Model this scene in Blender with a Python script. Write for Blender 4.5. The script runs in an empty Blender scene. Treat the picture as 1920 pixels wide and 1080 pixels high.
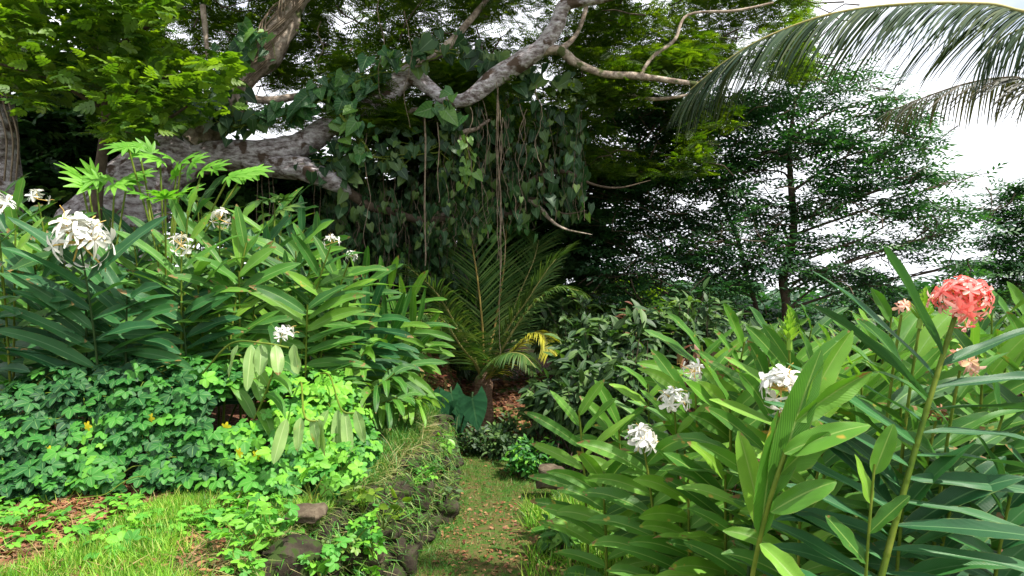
import bpy, math, random
import numpy as np
from mathutils import Vector, noise as mnoise
from math import radians as R, pi, sin, cos

S = bpy.context.scene
C = S.collection
rng = np.random.default_rng(7)
random.seed(7)

# ------------------------------------------------------------------ camera
FPX = 1207.0                      # focal length in photo pixels (1920 wide)
CAMZ = 1.6
cam_d = bpy.data.cameras.new('camera'); cam = bpy.data.objects.new('camera', cam_d); C.objects.link(cam)
cam.location = (0, 0, CAMZ); cam.rotation_euler = (R(90), 0, 0)
cam_d.lens = 36 * FPX / 1920; cam_d.sensor_width = 36
cam_d.clip_start = 0.05; cam_d.clip_end = 3000
S.camera = cam

def at(px, py, Y):                # a pixel of the photo, Y metres ahead, as a point of the place
    return np.array([(px - 960) / FPX * Y, Y, CAMZ - (py - 540) / FPX * Y])

# ------------------------------------------------------------------ sky, sun, exposure
SUN_EL, SUN_AZ = 58, 118          # elevation; azimuth counted from +Y towards +X
w = bpy.data.worlds.new('World'); S.world = w; w.use_nodes = True
nt = w.node_tree; nt.nodes.clear()
sky = nt.nodes.new('ShaderNodeTexSky'); sky.sky_type = 'NISHITA'; sky.sun_disc = False
sky.sun_elevation = R(SUN_EL); sky.sun_rotation = R(SUN_AZ); sky.dust_density = 3.0; sky.air_density = 1.0
tc = nt.nodes.new('ShaderNodeTexCoord'); mp = nt.nodes.new('ShaderNodeMapping'); mp.inputs['Scale'].default_value = (1, 1, 2.2)
nz = nt.nodes.new('ShaderNodeTexNoise'); nz.inputs['Scale'].default_value = 2.2; nz.inputs['Detail'].default_value = 6
rp = nt.nodes.new('ShaderNodeValToRGB'); rp.color_ramp.elements[0].position = .22; rp.color_ramp.elements[1].position = .42
mx = nt.nodes.new('ShaderNodeMix'); mx.data_type = 'RGBA'; mx.inputs['B'].default_value = (8.6, 8.8, 9.3, 1)
bg = nt.nodes.new('ShaderNodeBackground'); bg.inputs['Strength'].default_value = 0.10
ow = nt.nodes.new('ShaderNodeOutputWorld')
L = nt.links.new
L(tc.outputs['Generated'], mp.inputs['Vector']); L(mp.outputs[0], nz.inputs['Vector']); L(nz.outputs['Fac'], rp.inputs[0])
L(rp.outputs[0], mx.inputs['Factor']); L(sky.outputs[0], mx.inputs['A']); L(mx.outputs['Result'], bg.inputs['Color']); L(bg.outputs[0], ow.inputs[0])
sd = bpy.data.lights.new('sun', 'SUN'); sd.energy = 4.8; sd.angle = R(0.6); sd.color = (1, .95, .85)
so = bpy.data.objects.new('sun', sd); C.objects.link(so)
sv = Vector((sin(R(SUN_AZ)) * cos(R(SUN_EL)), cos(R(SUN_AZ)) * cos(R(SUN_EL)), sin(R(SUN_EL))))
so.rotation_euler = sv.to_track_quat('Z', 'Y').to_euler()
S.view_settings.view_transform = 'Standard'; S.view_settings.look = 'None'
S.view_settings.exposure = 1.0; S.view_settings.gamma = 1

# ------------------------------------------------------------------ helpers: meshes
def nrm(v):
    v = np.asarray(v, float); return v / (np.linalg.norm(v, axis=-1, keepdims=True) + 1e-9)

class MB:
    def __init__(s): s.V = []; s.F = []; s.A = []; s.n = 0
    def add(s, v, f, uv=None, r=0.5):
        v = np.asarray(v, float); k = len(v)
        a = np.zeros((k, 3)); a[:, 2] = r
        if uv is not None: a[:, :2] = uv
        s.V.append(v); s.F.append(np.asarray(f, int) + s.n); s.A.append(a); s.n += k
    def build(s, name, mat, parent=None, smooth=True):
        me = bpy.data.meshes.new(name)
        V = np.concatenate(s.V); F = np.concatenate(s.F); A = np.concatenate(s.A)
        me.vertices.add(len(V)); me.vertices.foreach_set('co', V.astype(np.float32).ravel())
        me.loops.add(F.size); me.loops.foreach_set('vertex_index', F.astype(np.int32).ravel())
        me.polygons.add(len(F)); me.polygons.foreach_set('loop_start', (np.arange(len(F)) * 4).astype(np.int32))
        me.polygons.foreach_set('use_smooth', np.full(len(F), smooth))
        at_ = me.attributes.new('lf', 'FLOAT_VECTOR', 'POINT'); at_.data.foreach_set('vector', A.astype(np.float32).ravel())
        me.update(calc_edges=True); me.materials.append(mat)
        o = bpy.data.objects.new(name, me); C.objects.link(o)
        if parent is not None:
            o.parent = parent; o.location = -Vector(parent.location)
        return o

def tag(o, label=None, cat=None, group=None, kind=None):
    if label: o['label'] = label
    if cat: o['category'] = cat
    if group: o['group'] = group
    if kind: o['kind'] = kind
    return o

def thing(name, loc, label, cat, group=None):
    o = bpy.data.objects.new(name, None); o.empty_display_size = .1; C.objects.link(o)
    o.location = tuple(float(q) for q in loc); return tag(o, label, cat, group)

def grid_faces(nr, nc, wrap=False):
    i = np.arange(nr - 1)[:, None]; j = np.arange(nc if wrap else nc - 1)[None]
    a = i * nc + j; b = i * nc + (j + 1) % nc
    return np.stack([a, b, b + nc, a + nc], -1).reshape(-1, 4)

def smooth_path(P, sub=5):
    P = np.asarray(P, float)
    Q = np.vstack([2 * P[0] - P[1], P, 2 * P[-1] - P[-2]])
    out = []
    for i in range(1, len(Q) - 2):
        p0, p1, p2, p3 = Q[i - 1:i + 3]
        for t in np.linspace(0, 1, sub, endpoint=False):
            out.append(.5 * (2 * p1 + (p2 - p0) * t + (2 * p0 - 5 * p1 + 4 * p2 - p3) * t * t + (3 * p1 - p0 - 3 * p2 + p3) * t ** 3))
    out.append(P[-1]); return np.array(out)

def tube(mb, P, rad, sides=6, sub=1, bump=0.0, seed=0, rnd=.5):
    P = np.asarray(P, float); rad = np.broadcast_to(np.asarray(rad, float), (len(P),)).copy()
    if sub > 1:
        Q = smooth_path(np.hstack([P, rad[:, None]]), sub); P = Q[:, :3]; rad = np.maximum(Q[:, 3], 1e-4)
    n = len(P); T = nrm(np.gradient(P, axis=0))
    up = np.array([0, 0, 1.]) if abs(T[0][2]) < .9 else np.array([1., 0, 0])
    N = nrm(np.cross(T[0], up)); rows = []
    for k in range(n):
        N = nrm(N - T[k] * np.dot(N, T[k])); B = np.cross(T[k], N)
        a = np.arange(sides) / sides * 2 * pi
        rr = np.full(sides, rad[k])
        if bump:
            rr = np.array([rad[k] * (1 + bump * mnoise.noise(Vector((cos(x) * 1.3 + seed, sin(x) * 1.3, k * .22))) + .5 * bump * mnoise.noise(Vector((cos(x) * 3.5, sin(x) * 3.5 + seed, k * .5)))) for x in a])
        rows.append(P[k] + rr[:, None] * (np.cos(a)[:, None] * N + np.sin(a)[:, None] * B))
    V = np.concatenate(rows)
    uv = np.stack([np.tile(np.arange(sides) / sides, n), np.repeat(np.arange(n) / max(n - 1, 1), sides)], -1)
    mb.add(V, grid_faces(n, sides, True), uv, rnd)
    # closed end
    e = V[-sides:]; c = e.mean(0)
    mb.add(np.vstack([e, c[None]]), [[i, (i + 1) % sides, sides, sides] for i in range(0)] or np.zeros((0, 4), int))

def tmpl(wf, nseg=4, cols=3, fold=.15, curl=.2, back=0., length=1.):
    t = np.linspace(0, 1, nseg + 1); x = np.linspace(-1, 1, cols)
    W = np.array([wf(q) for q in t]); V = []; U = []
    for k, q in enumerate(t):
        for c in x:
            V.append([c * W[k], q * length - back * c * c * (1 - q) ** 3, fold * abs(c) * W[k] - curl * q * q]); U.append([(c + 1) / 2, q])
    return np.array(V), grid_faces(nseg + 1, cols), np.array(U)

def place_t(T, pos, ang=0, s=1, tilt=0):
    V, F, U = T; V = V * s
    ct, st = cos(tilt), sin(tilt); V = np.stack([V[:, 0], V[:, 1] * ct - V[:, 2] * st, V[:, 1] * st + V[:, 2] * ct], -1)
    c, q = cos(ang), sin(ang); V = np.stack([V[:, 0] * c - V[:, 1] * q, V[:, 0] * q + V[:, 1] * c, V[:, 2]], -1) + np.array(pos)
    return V, F, U
def join_t(L_):
    V = []; F = []; U = []; n = 0
    for v, f, u in L_: V.append(v); F.append(f + n); U.append(u); n += len(v)
    return np.concatenate(V), np.concatenate(F), np.concatenate(U)

def inst(mb, T, P, D, N, Sz, r=None):
    V, F, U = T; P = np.asarray(P, float); K = len(P)
    if K == 0: return
    D = nrm(D); X = nrm(np.cross(D, N)); N = np.cross(X, D); Sz = np.broadcast_to(Sz, (K,))
    W = P[:, None] + Sz[:, None, None] * (V[None, :, 0:1] * X[:, None] + V[None, :, 1:2] * D[:, None] + V[None, :, 2:3] * N[:, None])
    FF = F[None] + (np.arange(K) * len(V))[:, None, None]
    r = rng.random(K) if r is None else np.broadcast_to(r, (K,))
    mb.add(W.reshape(-1, 3), FF.reshape(-1, 4), np.tile(U, (K, 1)), np.repeat(r, len(V)))

def rdir(K, up=1., spread=1.):
    v = rng.normal(size=(K, 3)) * spread; v[:, 2] += up; return nrm(v)
def rhor(K):
    a = rng.random(K) * 2 * pi; return np.stack([np.cos(a), np.sin(a), rng.normal(size=K) * .25], -1)

# ------------------------------------------------------------------ materials
def newmat(name):
    m = bpy.data.materials.new(name); m.use_nodes = True; m.node_tree.nodes.clear(); return m, m.node_tree
def N_(nt, t, **k):
    n = nt.nodes.new(t)
    for a, b in k.items(): setattr(n, a, b)
    return n
def math_(nt, op, a, b=None, c=None, clamp=False):
    n = nt.nodes.new('ShaderNodeMath'); n.operation = op; n.use_clamp = clamp
    for i, q in enumerate((a, b, c)):
        if q is None: continue
        if isinstance(q, (int, float)): n.inputs[i].default_value = q
        else: nt.links.new(q, n.inputs[i])
    return n.outputs[0]
def ramp_(nt, fac, cols, interp='LINEAR'):
    n = nt.nodes.new('ShaderNodeValToRGB'); cr = n.color_ramp; cr.interpolation = interp
    while len(cr.elements) < len(cols): cr.elements.new(.5)
    for i, (p, c) in enumerate(cols): cr.elements[i].position = p; cr.elements[i].color = tuple(c) + ((1,) if len(c) == 3 else ())
    nt.links.new(fac, n.inputs[0]); return n.outputs[0]
def mix_(nt, fac, a, b, mode='MIX'):
    n = nt.nodes.new('ShaderNodeMix'); n.data_type = 'RGBA'; n.blend_type = mode
    for s, q in (('Factor', fac), ('A', a), ('B', b)):
        if isinstance(q, (int, float)): n.inputs[s].default_value = q
        elif isinstance(q, tuple): n.inputs[s].default_value = q + ((1,) if len(q) == 3 else ())
        else: nt.links.new(q, n.inputs[s])
    return n.outputs['Result']

def leafmat(name, cols, transl=.35, rough=.42, midrib=None, veins=0, spots=0, back=None, ttint=(1.3, 1.5, .45), spec=.45, bump=.3):
    m, nt = newmat(name); L = nt.links.new
    a = N_(nt, 'ShaderNodeAttribute', attribute_name='lf'); sp = N_(nt, 'ShaderNodeSeparateXYZ'); L(a.outputs['Vector'], sp.inputs[0])
    u, v, r = sp.outputs
    k = len(cols); col = ramp_(nt, r, [(i / max(k - 1, 1), c) for i, c in enumerate(cols)])
    tcn = N_(nt, 'ShaderNodeTexCoord')
    n1 = N_(nt, 'ShaderNodeTexNoise'); n1.inputs['Scale'].default_value = 6; n1.inputs['Detail'].default_value = 3; L(tcn.outputs['Object'], n1.inputs['Vector'])
    var = ramp_(nt, n1.outputs['Fac'], [(.3, (.72, .78, .75)), (.7, (1.25, 1.2, 1.1))])
    col = mix_(nt, .8, col, var, 'MULTIPLY')
    au = math_(nt, 'ABSOLUTE', math_(nt, 'SUBTRACT', u, .5))
    hgt = None
    if veins:
        wv = math_(nt, 'SINE', math_(nt, 'MULTIPLY', math_(nt, 'SUBTRACT', v, math_(nt, 'MULTIPLY', au, .55)), veins))
        hgt = wv
        col = mix_(nt, math_(nt, 'MULTIPLY', math_(nt, 'GREATER_THAN', wv, .75), .16), col, tuple(q * 1.7 for q in cols[-1]))
    if spots:
        n2 = N_(nt, 'ShaderNodeTexNoise'); n2.inputs['Scale'].default_value = 14; n2.inputs['Detail'].default_value = 2; L(tcn.outputs['Object'], n2.inputs['Vector'])
        e = math_(nt, 'ADD', n2.outputs['Fac'], math_(nt, 'MULTIPLY', v, .10))
        f = math_(nt, 'MULTIPLY', math_(nt, 'SUBTRACT', e, .80 - spots), 12, clamp=True)
        col = mix_(nt, f, col, (.42, .30, .05))
    if veins > 100:
        n3 = N_(nt, 'ShaderNodeTexNoise'); n3.inputs['Scale'].default_value = 22; n3.inputs['Detail'].default_value = 4; L(tcn.outputs['Object'], n3.inputs['Vector'])
        e = math_(nt, 'ADD', math_(nt, 'MULTIPLY', math_(nt, 'SUBTRACT', v, .86), 1.6), math_(nt, 'MULTIPLY', math_(nt, 'SUBTRACT', n3.outputs['Fac'], .5), 1.9))
        f = math_(nt, 'MULTIPLY', math_(nt, 'MULTIPLY', math_(nt, 'SUBTRACT', e, .17), 14, clamp=True), math_(nt, 'LESS_THAN', math_(nt, 'FRACT', math_(nt, 'MULTIPLY', r, 17.3)), .45))
        col = mix_(nt, f, col, (.22, .13, .045))
        f = math_(nt, 'MULTIPLY', math_(nt, 'SUBTRACT', math_(nt, 'ADD', au, math_(nt, 'MULTIPLY', n3.outputs['Fac'], .22)), .575), 20, clamp=True)
        col = mix_(nt, math_(nt, 'MULTIPLY', f, .55), col, (.20, .24, .06))
    if midrib:
        f = math_(nt, 'SUBTRACT', 1, math_(nt, 'MULTIPLY', math_(nt, 'SUBTRACT', au, .012), 28, clamp=True))
        col = mix_(nt, math_(nt, 'MULTIPLY', f, .75), col, midrib)
        fz = math_(nt, 'MULTIPLY', f, -1.2); hgt = math_(nt, 'ADD', hgt, fz) if hgt is not None else fz
    if back:
        g = N_(nt, 'ShaderNodeNewGeometry'); col = mix_(nt, math_(nt, 'MULTIPLY', g.outputs['Backfacing'], .6), col, back)
    p = N_(nt, 'ShaderNodeBsdfPrincipled'); L(col, p.inputs['Base Color']); p.inputs['Roughness'].default_value = rough; p.inputs['Specular IOR Level'].default_value = spec
    if hgt is not None:
        b = N_(nt, 'ShaderNodeBump'); b.inputs['Strength'].default_value = bump; b.inputs['Distance'].default_value = .004; L(hgt, b.inputs['Height']); L(b.outputs[0], p.inputs['Normal'])
    tr = N_(nt, 'ShaderNodeBsdfTranslucent'); L(mix_(nt, 1., col, ttint, 'MULTIPLY'), tr.inputs['Color'])
    ms = N_(nt, 'ShaderNodeMixShader'); ms.inputs[0].default_value = transl; L(p.outputs[0], ms.inputs[1]); L(tr.outputs[0], ms.inputs[2])
    o = N_(nt, 'ShaderNodeOutputMaterial'); L(ms.outputs[0], o.inputs[0]); return m

def solidmat(name, cols, scale=8, rough=.8, bump=.4, detail=8, stretch=(1, 1, 1), dist=.02, extra=None):
    m, nt = newmat(name); L = nt.links.new
    tcn = N_(nt, 'ShaderNodeTexCoord'); mp = N_(nt, 'ShaderNodeMapping'); mp.inputs['Scale'].default_value = stretch; L(tcn.outputs['Object'], mp.inputs[0])
    n1 = N_(nt, 'ShaderNodeTexNoise'); n1.inputs['Scale'].default_value = scale; n1.inputs['Detail'].default_value = detail; n1.inputs['Roughness'].default_value = .65; L(mp.outputs[0], n1.inputs['Vector'])
    k = len(cols); col = ramp_(nt, n1.outputs['Fac'], [(.3 + .4 * i / max(k - 1, 1), c) for i, c in enumerate(cols)])
    if extra:
        n2 = N_(nt, 'ShaderNodeTexNoise'); n2.inputs['Scale'].default_value = extra[0]; n2.inputs['Detail'].default_value = 5; L(tcn.outputs['Object'], n2.inputs['Vector'])
        f = ramp_(nt, n2.outputs['Fac'], [(extra[1], (0, 0, 0)), (extra[1] + .06, (1, 1, 1))]); col = mix_(nt, f, col, extra[2])
    p = N_(nt, 'ShaderNodeBsdfPrincipled'); L(col, p.inputs['Base Color']); p.inputs['Roughness'].default_value = rough; p.inputs['Specular IOR Level'].default_value = .12
    b = N_(nt, 'ShaderNodeBump'); b.inputs['Strength'].default_value = bump; b.inputs['Distance'].default_value = dist; L(n1.outputs['Fac'], b.inputs['Height']); L(b.outputs[0], p.inputs['Normal'])
    o = N_(nt, 'ShaderNodeOutputMaterial'); L(p.outputs[0], o.inputs[0]); return m

M = {}
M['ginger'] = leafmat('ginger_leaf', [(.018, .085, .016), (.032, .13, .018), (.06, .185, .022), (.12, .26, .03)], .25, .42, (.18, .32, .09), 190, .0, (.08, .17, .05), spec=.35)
M['ginger_bright'] = leafmat('ginger_leaf_sunlit_tint', [(.035, .13, .018), (.06, .19, .02), (.10, .26, .026), (.19, .37, .04)], .32, .42, (.27, .40, .10), 190, .06, (.12, .22, .05), spec=.35)  # lighter copy of the ginger leaf, sunlit look put into its colour
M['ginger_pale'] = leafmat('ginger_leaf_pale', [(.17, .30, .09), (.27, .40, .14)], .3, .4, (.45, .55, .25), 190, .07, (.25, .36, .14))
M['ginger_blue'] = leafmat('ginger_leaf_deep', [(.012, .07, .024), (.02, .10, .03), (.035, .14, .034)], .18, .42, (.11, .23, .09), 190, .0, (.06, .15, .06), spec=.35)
M['creeper'] = leafmat('creeper_leaf', [(.010, .065, .018), (.020, .13, .020), (.06, .25, .022), (.18, .44, .03)], .28, .6, (.20, .36, .10), 0, 0)
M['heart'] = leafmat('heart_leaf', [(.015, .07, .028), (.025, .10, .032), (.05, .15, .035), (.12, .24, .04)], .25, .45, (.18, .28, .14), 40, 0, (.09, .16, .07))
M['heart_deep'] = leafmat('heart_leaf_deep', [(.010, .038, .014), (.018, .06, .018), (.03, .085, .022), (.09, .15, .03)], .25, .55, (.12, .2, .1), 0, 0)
M['canopy'] = leafmat('canopy_leaf', [(.025, .06, .008), (.045, .09, .010), (.09, .14, .012)], .55, .6, ttint=(1.9, 2.0, .3))
M['dark_tree'] = leafmat('dark_tree_leaf', [(.018, .06, .022), (.032, .085, .028), (.06, .13, .034)], .32, .5, ttint=(1.4, 1.7, .6))
M['airy'] = leafmat('airy_tree_leaf', [(.014, .055, .024), (.024, .085, .03), (.05, .13, .036)], .32, .45, ttint=(1.5, 1.8, .6))
M['bright'] = leafmat('bright_leaf', [(.04, .10, .012), (.085, .17, .016), (.19, .30, .03)], .42, .5, ttint=(1.7, 1.8, .4))
M['lobed'] = leafmat('lobed_leaf', [(.10, .28, .03), (.17, .40, .045)], .42, .42, (.35, .5, .15), 0, 0)
M['shrub'] = leafmat('shrub_leaf', [(.014, .045, .016), (.024, .068, .02), (.045, .10, .025), (.11, .2, .045)], .28, .55, (.15, .24, .08), 0, 0)
M['reddish'] = leafmat('reddish_leaf', [(.13, .045, .03), (.19, .085, .05), (.14, .09, .04)], .35, .5)
M['orange'] = leafmat('orange_leaf', [(.30, .07, .03), (.38, .18, .03), (.36, .28, .05)], .35, .5, (.6, .4, .1))
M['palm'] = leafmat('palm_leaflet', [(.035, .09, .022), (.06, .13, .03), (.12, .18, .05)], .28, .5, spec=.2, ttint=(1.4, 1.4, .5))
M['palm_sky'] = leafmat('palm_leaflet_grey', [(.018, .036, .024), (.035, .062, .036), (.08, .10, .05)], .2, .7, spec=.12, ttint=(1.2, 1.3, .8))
M['palm_yellow'] = leafmat('palm_leaflet_yellow', [(.30, .30, .03), (.45, .42, .05)], .35, .4)
M['palm_dry'] = leafmat('palm_leaflet_dry', [(.045, .045, .035), (.09, .075, .055), (.04, .055, .04)], .2, .6)
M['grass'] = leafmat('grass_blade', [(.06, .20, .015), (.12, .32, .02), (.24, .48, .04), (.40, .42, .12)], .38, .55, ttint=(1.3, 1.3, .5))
M['grass_dark'] = leafmat('grass_blade_shade_tint', [(.025, .13, .02), (.05, .19, .02), (.10, .25, .03), (.22, .24, .07)], .3, .5)  # darker copy of the grass blade, shade put into its colour
M['straw'] = leafmat('dry_straw', [(.22, .13, .05), (.33, .23, .11), (.15, .07, .04)], .15, .7)
M['dryg'] = leafmat('drying_grass', [(.10, .15, .04), (.18, .20, .06), (.30, .24, .11)], .2, .6)
M['litter'] = leafmat('fallen_leaf', [(.10, .028, .016), (.19, .065, .03), (.30, .16, .07), (.13, .05, .03)], .1, .65)
M['taro'] = leafmat('taro_leaf', [(.008, .04, .018), (.014, .06, .02)], .15, .75, (.03, .08, .03), 30, 0, spec=.06)
M['white'] = leafmat('white_petal', [(.62, .60, .55), (.74, .73, .72), (.78, .78, .80)], .3, .6, ttint=(1, 1, 1))
M['pink'] = leafmat('coral_petal', [(.80, .12, .12), (.84, .22, .20), (.86, .38, .35), (.88, .66, .63)], .35, .5, ttint=(1.1, .9, .9))
M['pinkpale'] = leafmat('pale_pink_petal', [(.75, .36, .30), (.80, .52, .45), (.6, .4, .2)], .35, .5, ttint=(1.1, .9, .9))
M['stamen'] = leafmat('stamen', [(.70, .42, .08), (.75, .62, .28)], .3, .5)
M['yellow'] = leafmat('yellow_petal', [(.85, .66, .02), (.9, .75, .04)], .3, .5, ttint=(1.1, 1, .5))
M['bract'] = leafmat('green_bract', [(.16, .32, .04), (.28, .44, .07)], .3, .4)
M['stem'] = solidmat('green_stem', [(.05, .10, .012), (.11, .16, .02), (.20, .22, .04)], 5, .45, .15)
M['stem_dark'] = solidmat('dark_green_stem', [(.022, .05, .02), (.045, .08, .025)], 5, .5, .15)
M['twig'] = solidmat('twig_bark', [(.05, .035, .025), (.11, .085, .06)], 20, .85, .3)
M['bark'] = solidmat('pale_bark', [(.07, .05, .045), (.30, .25, .25), (.62, .57, .60), (.80, .77, .80)], 9, .9, 1.0, 14, (1, 1, 2.2), .10, (4.5, .56, (.13, .09, .07)))
M['bark_grey'] = solidmat('grey_bark', [(.08, .06, .045), (.20, .155, .12), (.38, .31, .25), (.5, .43, .36)], 9, .9, .9, 12, (1, 1, 1), .05, (4.0, .58, (.07, .085, .03)))
M['root'] = solidmat('aerial_root', [(.09, .065, .04), (.24, .19, .14)], 14, .85, .3)
M['rachis'] = solidmat('palm_rachis', [(.16, .18, .05), (.34, .28, .11)], 6, .5, .1)
M['rachis_orange'] = solidmat('palm_petiole', [(.17, .12, .035), (.26, .20, .06)], 6, .5, .1)
M['palm_trunk'] = solidmat('palm_fibre', [(.07, .04, .025), (.20, .12, .08), (.28, .2, .14)], 12, .9, .8, 8, (1, 1, 5))
M['rock'] = solidmat('dark_lava_rock', [(.010, .008, .006), (.032, .026, .018), (.075, .065, .045)], 8, .85, .9, 10, (1, 1, 1), .03, (16, .50, (.03, .05, .012)))
M['rock_pale'] = solidmat('grey_rock', [(.03, .022, .016), (.085, .065, .045), (.16, .13, .09)], 10, .85, .9, 10)

# ------------------------------------------------------------------ terrain
def sstep(x): x = np.clip(x, 0, 1); return x * x * (3 - 2 * x)
EY = [0, 2.9, 3.38, 4.0, 4.69, 5.83, 8, 30]; EX = [-1.7, -1.46, -1.34, -1.16, -1.0, -.82, -.92, -2.2]
def edge(y): return np.interp(y, EY, EX)
def hgt(x, y):
    x = np.asarray(x, float); y = np.asarray(y, float)
    zt = .2 + .14 * np.clip(y - 5.2, 0, 8) * sstep((-x - .8) / 1.2) + .03 * np.sin(x * 2.1 + 1) * np.sin(y * 1.7)
    zl = -.45 + .13 * np.clip(y - 8.3, 0, 6) + .10 * sstep((x - .9) / 1.2) + .02 * np.sin(x * 3) * np.sin(y * 2.3)
    s = sstep((x - edge(y) + .02) / .24)
    z = zt * (1 - s) + zl * s
    far = sstep((y - 16) / 30); z = z * (1 - far) + (-4.0 - .01 * y) * far
    return z
def hz(x, y): return float(hgt(x, y))

xs = np.unique(np.concatenate([np.linspace(-400, -8, 24), np.linspace(-8, 8, 320), np.linspace(8, 400, 24)]))
ys = np.unique(np.concatenate([np.linspace(-60, 2, 16), np.linspace(2, 11, 180), np.linspace(11, 30, 50), np.linspace(30, 900, 30)]))
def ground_mat():
    m, nt = newmat('soil_and_moss'); L = nt.links.new
    tcn = N_(nt, 'ShaderNodeTexCoord')
    def nz(s, d=6):
        n = N_(nt, 'ShaderNodeTexNoise'); n.inputs['Scale'].default_value = s; n.inputs['Detail'].default_value = d; L(tcn.outputs['Object'], n.inputs['Vector']); return n.outputs['Fac']
    c1 = ramp_(nt, nz(30, 8), [(.3, (.035, .018, .012)), (.55, (.11, .05, .03)), (.75, (.2, .12, .07))])
    c2 = ramp_(nt, nz(40, 8), [(.3, (.03, .07, .015)), (.7, (.09, .16, .03))])
    f = ramp_(nt, nz(1.6, 5), [(.44, (0, 0, 0)), (.58, (1, 1, 1))])
    col = mix_(nt, f, c1, c2)
    p = N_(nt, 'ShaderNodeBsdfPrincipled'); L(col, p.inputs['Base Color']); p.inputs['Roughness'].default_value = .95; p.inputs['Specular IOR Level'].default_value = .1
    b = N_(nt, 'ShaderNodeBump'); b.inputs['Distance'].default_value = .03; L(nz(25, 8), b.inputs['Height']); L(b.outputs[0], p.inputs['Normal'])
    o = N_(nt, 'ShaderNodeOutputMaterial'); L(p.outputs[0], o.inputs[0]); return m
M['ground'] = ground_mat()
XX, YY = np.meshgrid(xs, ys)
mb = MB(); mb.add(np.stack([XX, YY, hgt(XX, YY)], -1).reshape(-1, 3), grid_faces(len(ys), len(xs)))
tag(mb.build('ground', M['ground']), kind='structure')

# trodden path: a sheet 4 mm above the ground
M['path'] = solidmat('path_soil', [(.03, .065, .012), (.045, .09, .015), (.10, .07, .03), (.06, .10, .02)], 9, .95, .5)
mb = MB(); t = np.linspace(3.0, 9.6, 100); U = np.linspace(-1, 1, 24); rows = []
for y in t:
    cx = np.interp(y, [3, 4.9, 6.5, 8.6, 9.6], [.02, -.02, -.12, -.42, -.75]); hw = np.interp(y, [3, 5, 9, 9.6], [.55, .48, .42, .3]) + .05 * sin(y * 3.1)
    x = cx + U * hw; yy = np.full_like(x, y); rows.append(np.stack([x, yy, hgt(x, yy) + .006], -1))
mb.add(np.concatenate(rows), grid_faces(len(t), len(U))); tag(mb.build('path', M['path']), kind='structure')

# ------------------------------------------------------------------ rocks
def cube_sphere(n=5):
    g = np.linspace(-1, 1, n); a, b = np.meshgrid(g, g); Vs = []; Fs = []; k = 0
    for ax in range(3):
        for s in (-1, 1):
            v = np.zeros((n * n, 3)); v[:, ax] = s; v[:, (ax + 1) % 3] = a.ravel(); v[:, (ax + 2) % 3] = b.ravel() * s
            Vs.append(nrm(v) * .65 + v * .35); Fs.append(grid_faces(n, n) + k); k += n * n
    return np.concatenate(Vs), np.concatenate(Fs)
CS = cube_sphere(7)
def rock(mb, c, rad, seed):
    V = CS[0].copy(); out = []
    for v in V:
        n = mnoise.noise(Vector(v * 1.1 + seed)) * .55 + mnoise.noise(Vector(v * 3 + seed)) * .14
        out.append(v * (1 + n))
    mb.add(np.array(out) * np.array(rad) + np.array(c), CS[1])

mb = MB(); k = 0
for y in np.arange(2.8, 7.4, .17):
    for row in range(4):
        zz = -.40 + row * .165; x = float(edge(y)) + .21 - row * .05 + random.uniform(-.04, .05)
        zz += random.uniform(-.03, .03)
        if random.random() < .12: continue
        rock(mb, (x, y + (row % 2) * .08 + random.uniform(-.03, .03), zz), (random.uniform(.07, .12), random.uniform(.08, .13), random.uniform(.06, .1)), k * 7.3); k += 1
tag(mb.build('stone_wall', M['rock'], smooth=True), 'low dark stone retaining wall overgrown with grass beside the path', 'wall')

def single_rock(px, py, Y, rad, label, mat='rock', z=None):
    p = at(px, py, Y)
    if z is not None: p[2] = z
    m = MB(); rock(m, p, rad, px * .37); return tag(m.build('rock', M[mat]), label, 'rock', 'rocks by the path and wall')
single_rock(1033, 893, 6.2, (.13, .11, .10), 'brown rough rock at the right edge of the path by the low shrub', 'rock_pale')
single_rock(572, 962, 3.75, (.10, .09, .04), 'flat grey stone on top of the wall edge in the grass', 'rock_pale')
single_rock(545, 1062, 3.45, (.13, .12, .12), 'dark rounded boulder at the bottom of the photo below the flat stone')
single_rock(700, 1040, 4.2, (.07, .06, .05), 'small pale stone at the foot of the overgrown wall', 'rock_pale')

# ------------------------------------------------------------------ grass and litter
blade = tmpl(lambda t: .035 * (1 - t) ** .7 + .002, 3, 2, 0, .35)
def scatter_grass(name, mat, n, region, size, label, thin=0, lean=.55, dens=None):
    P = []
    while len(P) < n:
        x = rng.uniform(region[0], region[1], 4000); y = rng.uniform(region[2], region[3], 4000)
        keep = dens(x, y) > rng.random(4000)
        P += list(zip(x[keep], y[keep]))
    P = np.array(P[:n]); z = hgt(P[:, 0], P[:, 1])
    D = rdir(n, 1., lean); N = rhor(n)
    mb = MB(); inst(mb, blade, np.column_stack([P, z - .005]), D, N, rng.uniform(size[0], size[1], n) * (rng.random(n) * .5 + .6))
    return tag(mb.build(name, M[mat]), label, 'grass', kind='stuff')
def patch(x, y, f=1.3, o=0.):
    return np.array([mnoise.noise(Vector((a * f + o, b * f, o))) for a, b in zip(x, y)])
left = lambda x, y: (x < edge(y) + .02)
scatter_grass('grass', 'grass', 42000, (-3.2, -.7, 2.8, 4.4), (.045, .115), 'bright green tufts of grass in the sunny left foreground',
              dens=lambda x, y: left(x, y) * np.clip(.62 + 2.6 * patch(x, y, 1.7) - 1.1 * sstep((y - 3.42) / .2) * sstep((-x - 1.2) / .5) + .7 * (y < 3.4), .03, 1))
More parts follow.
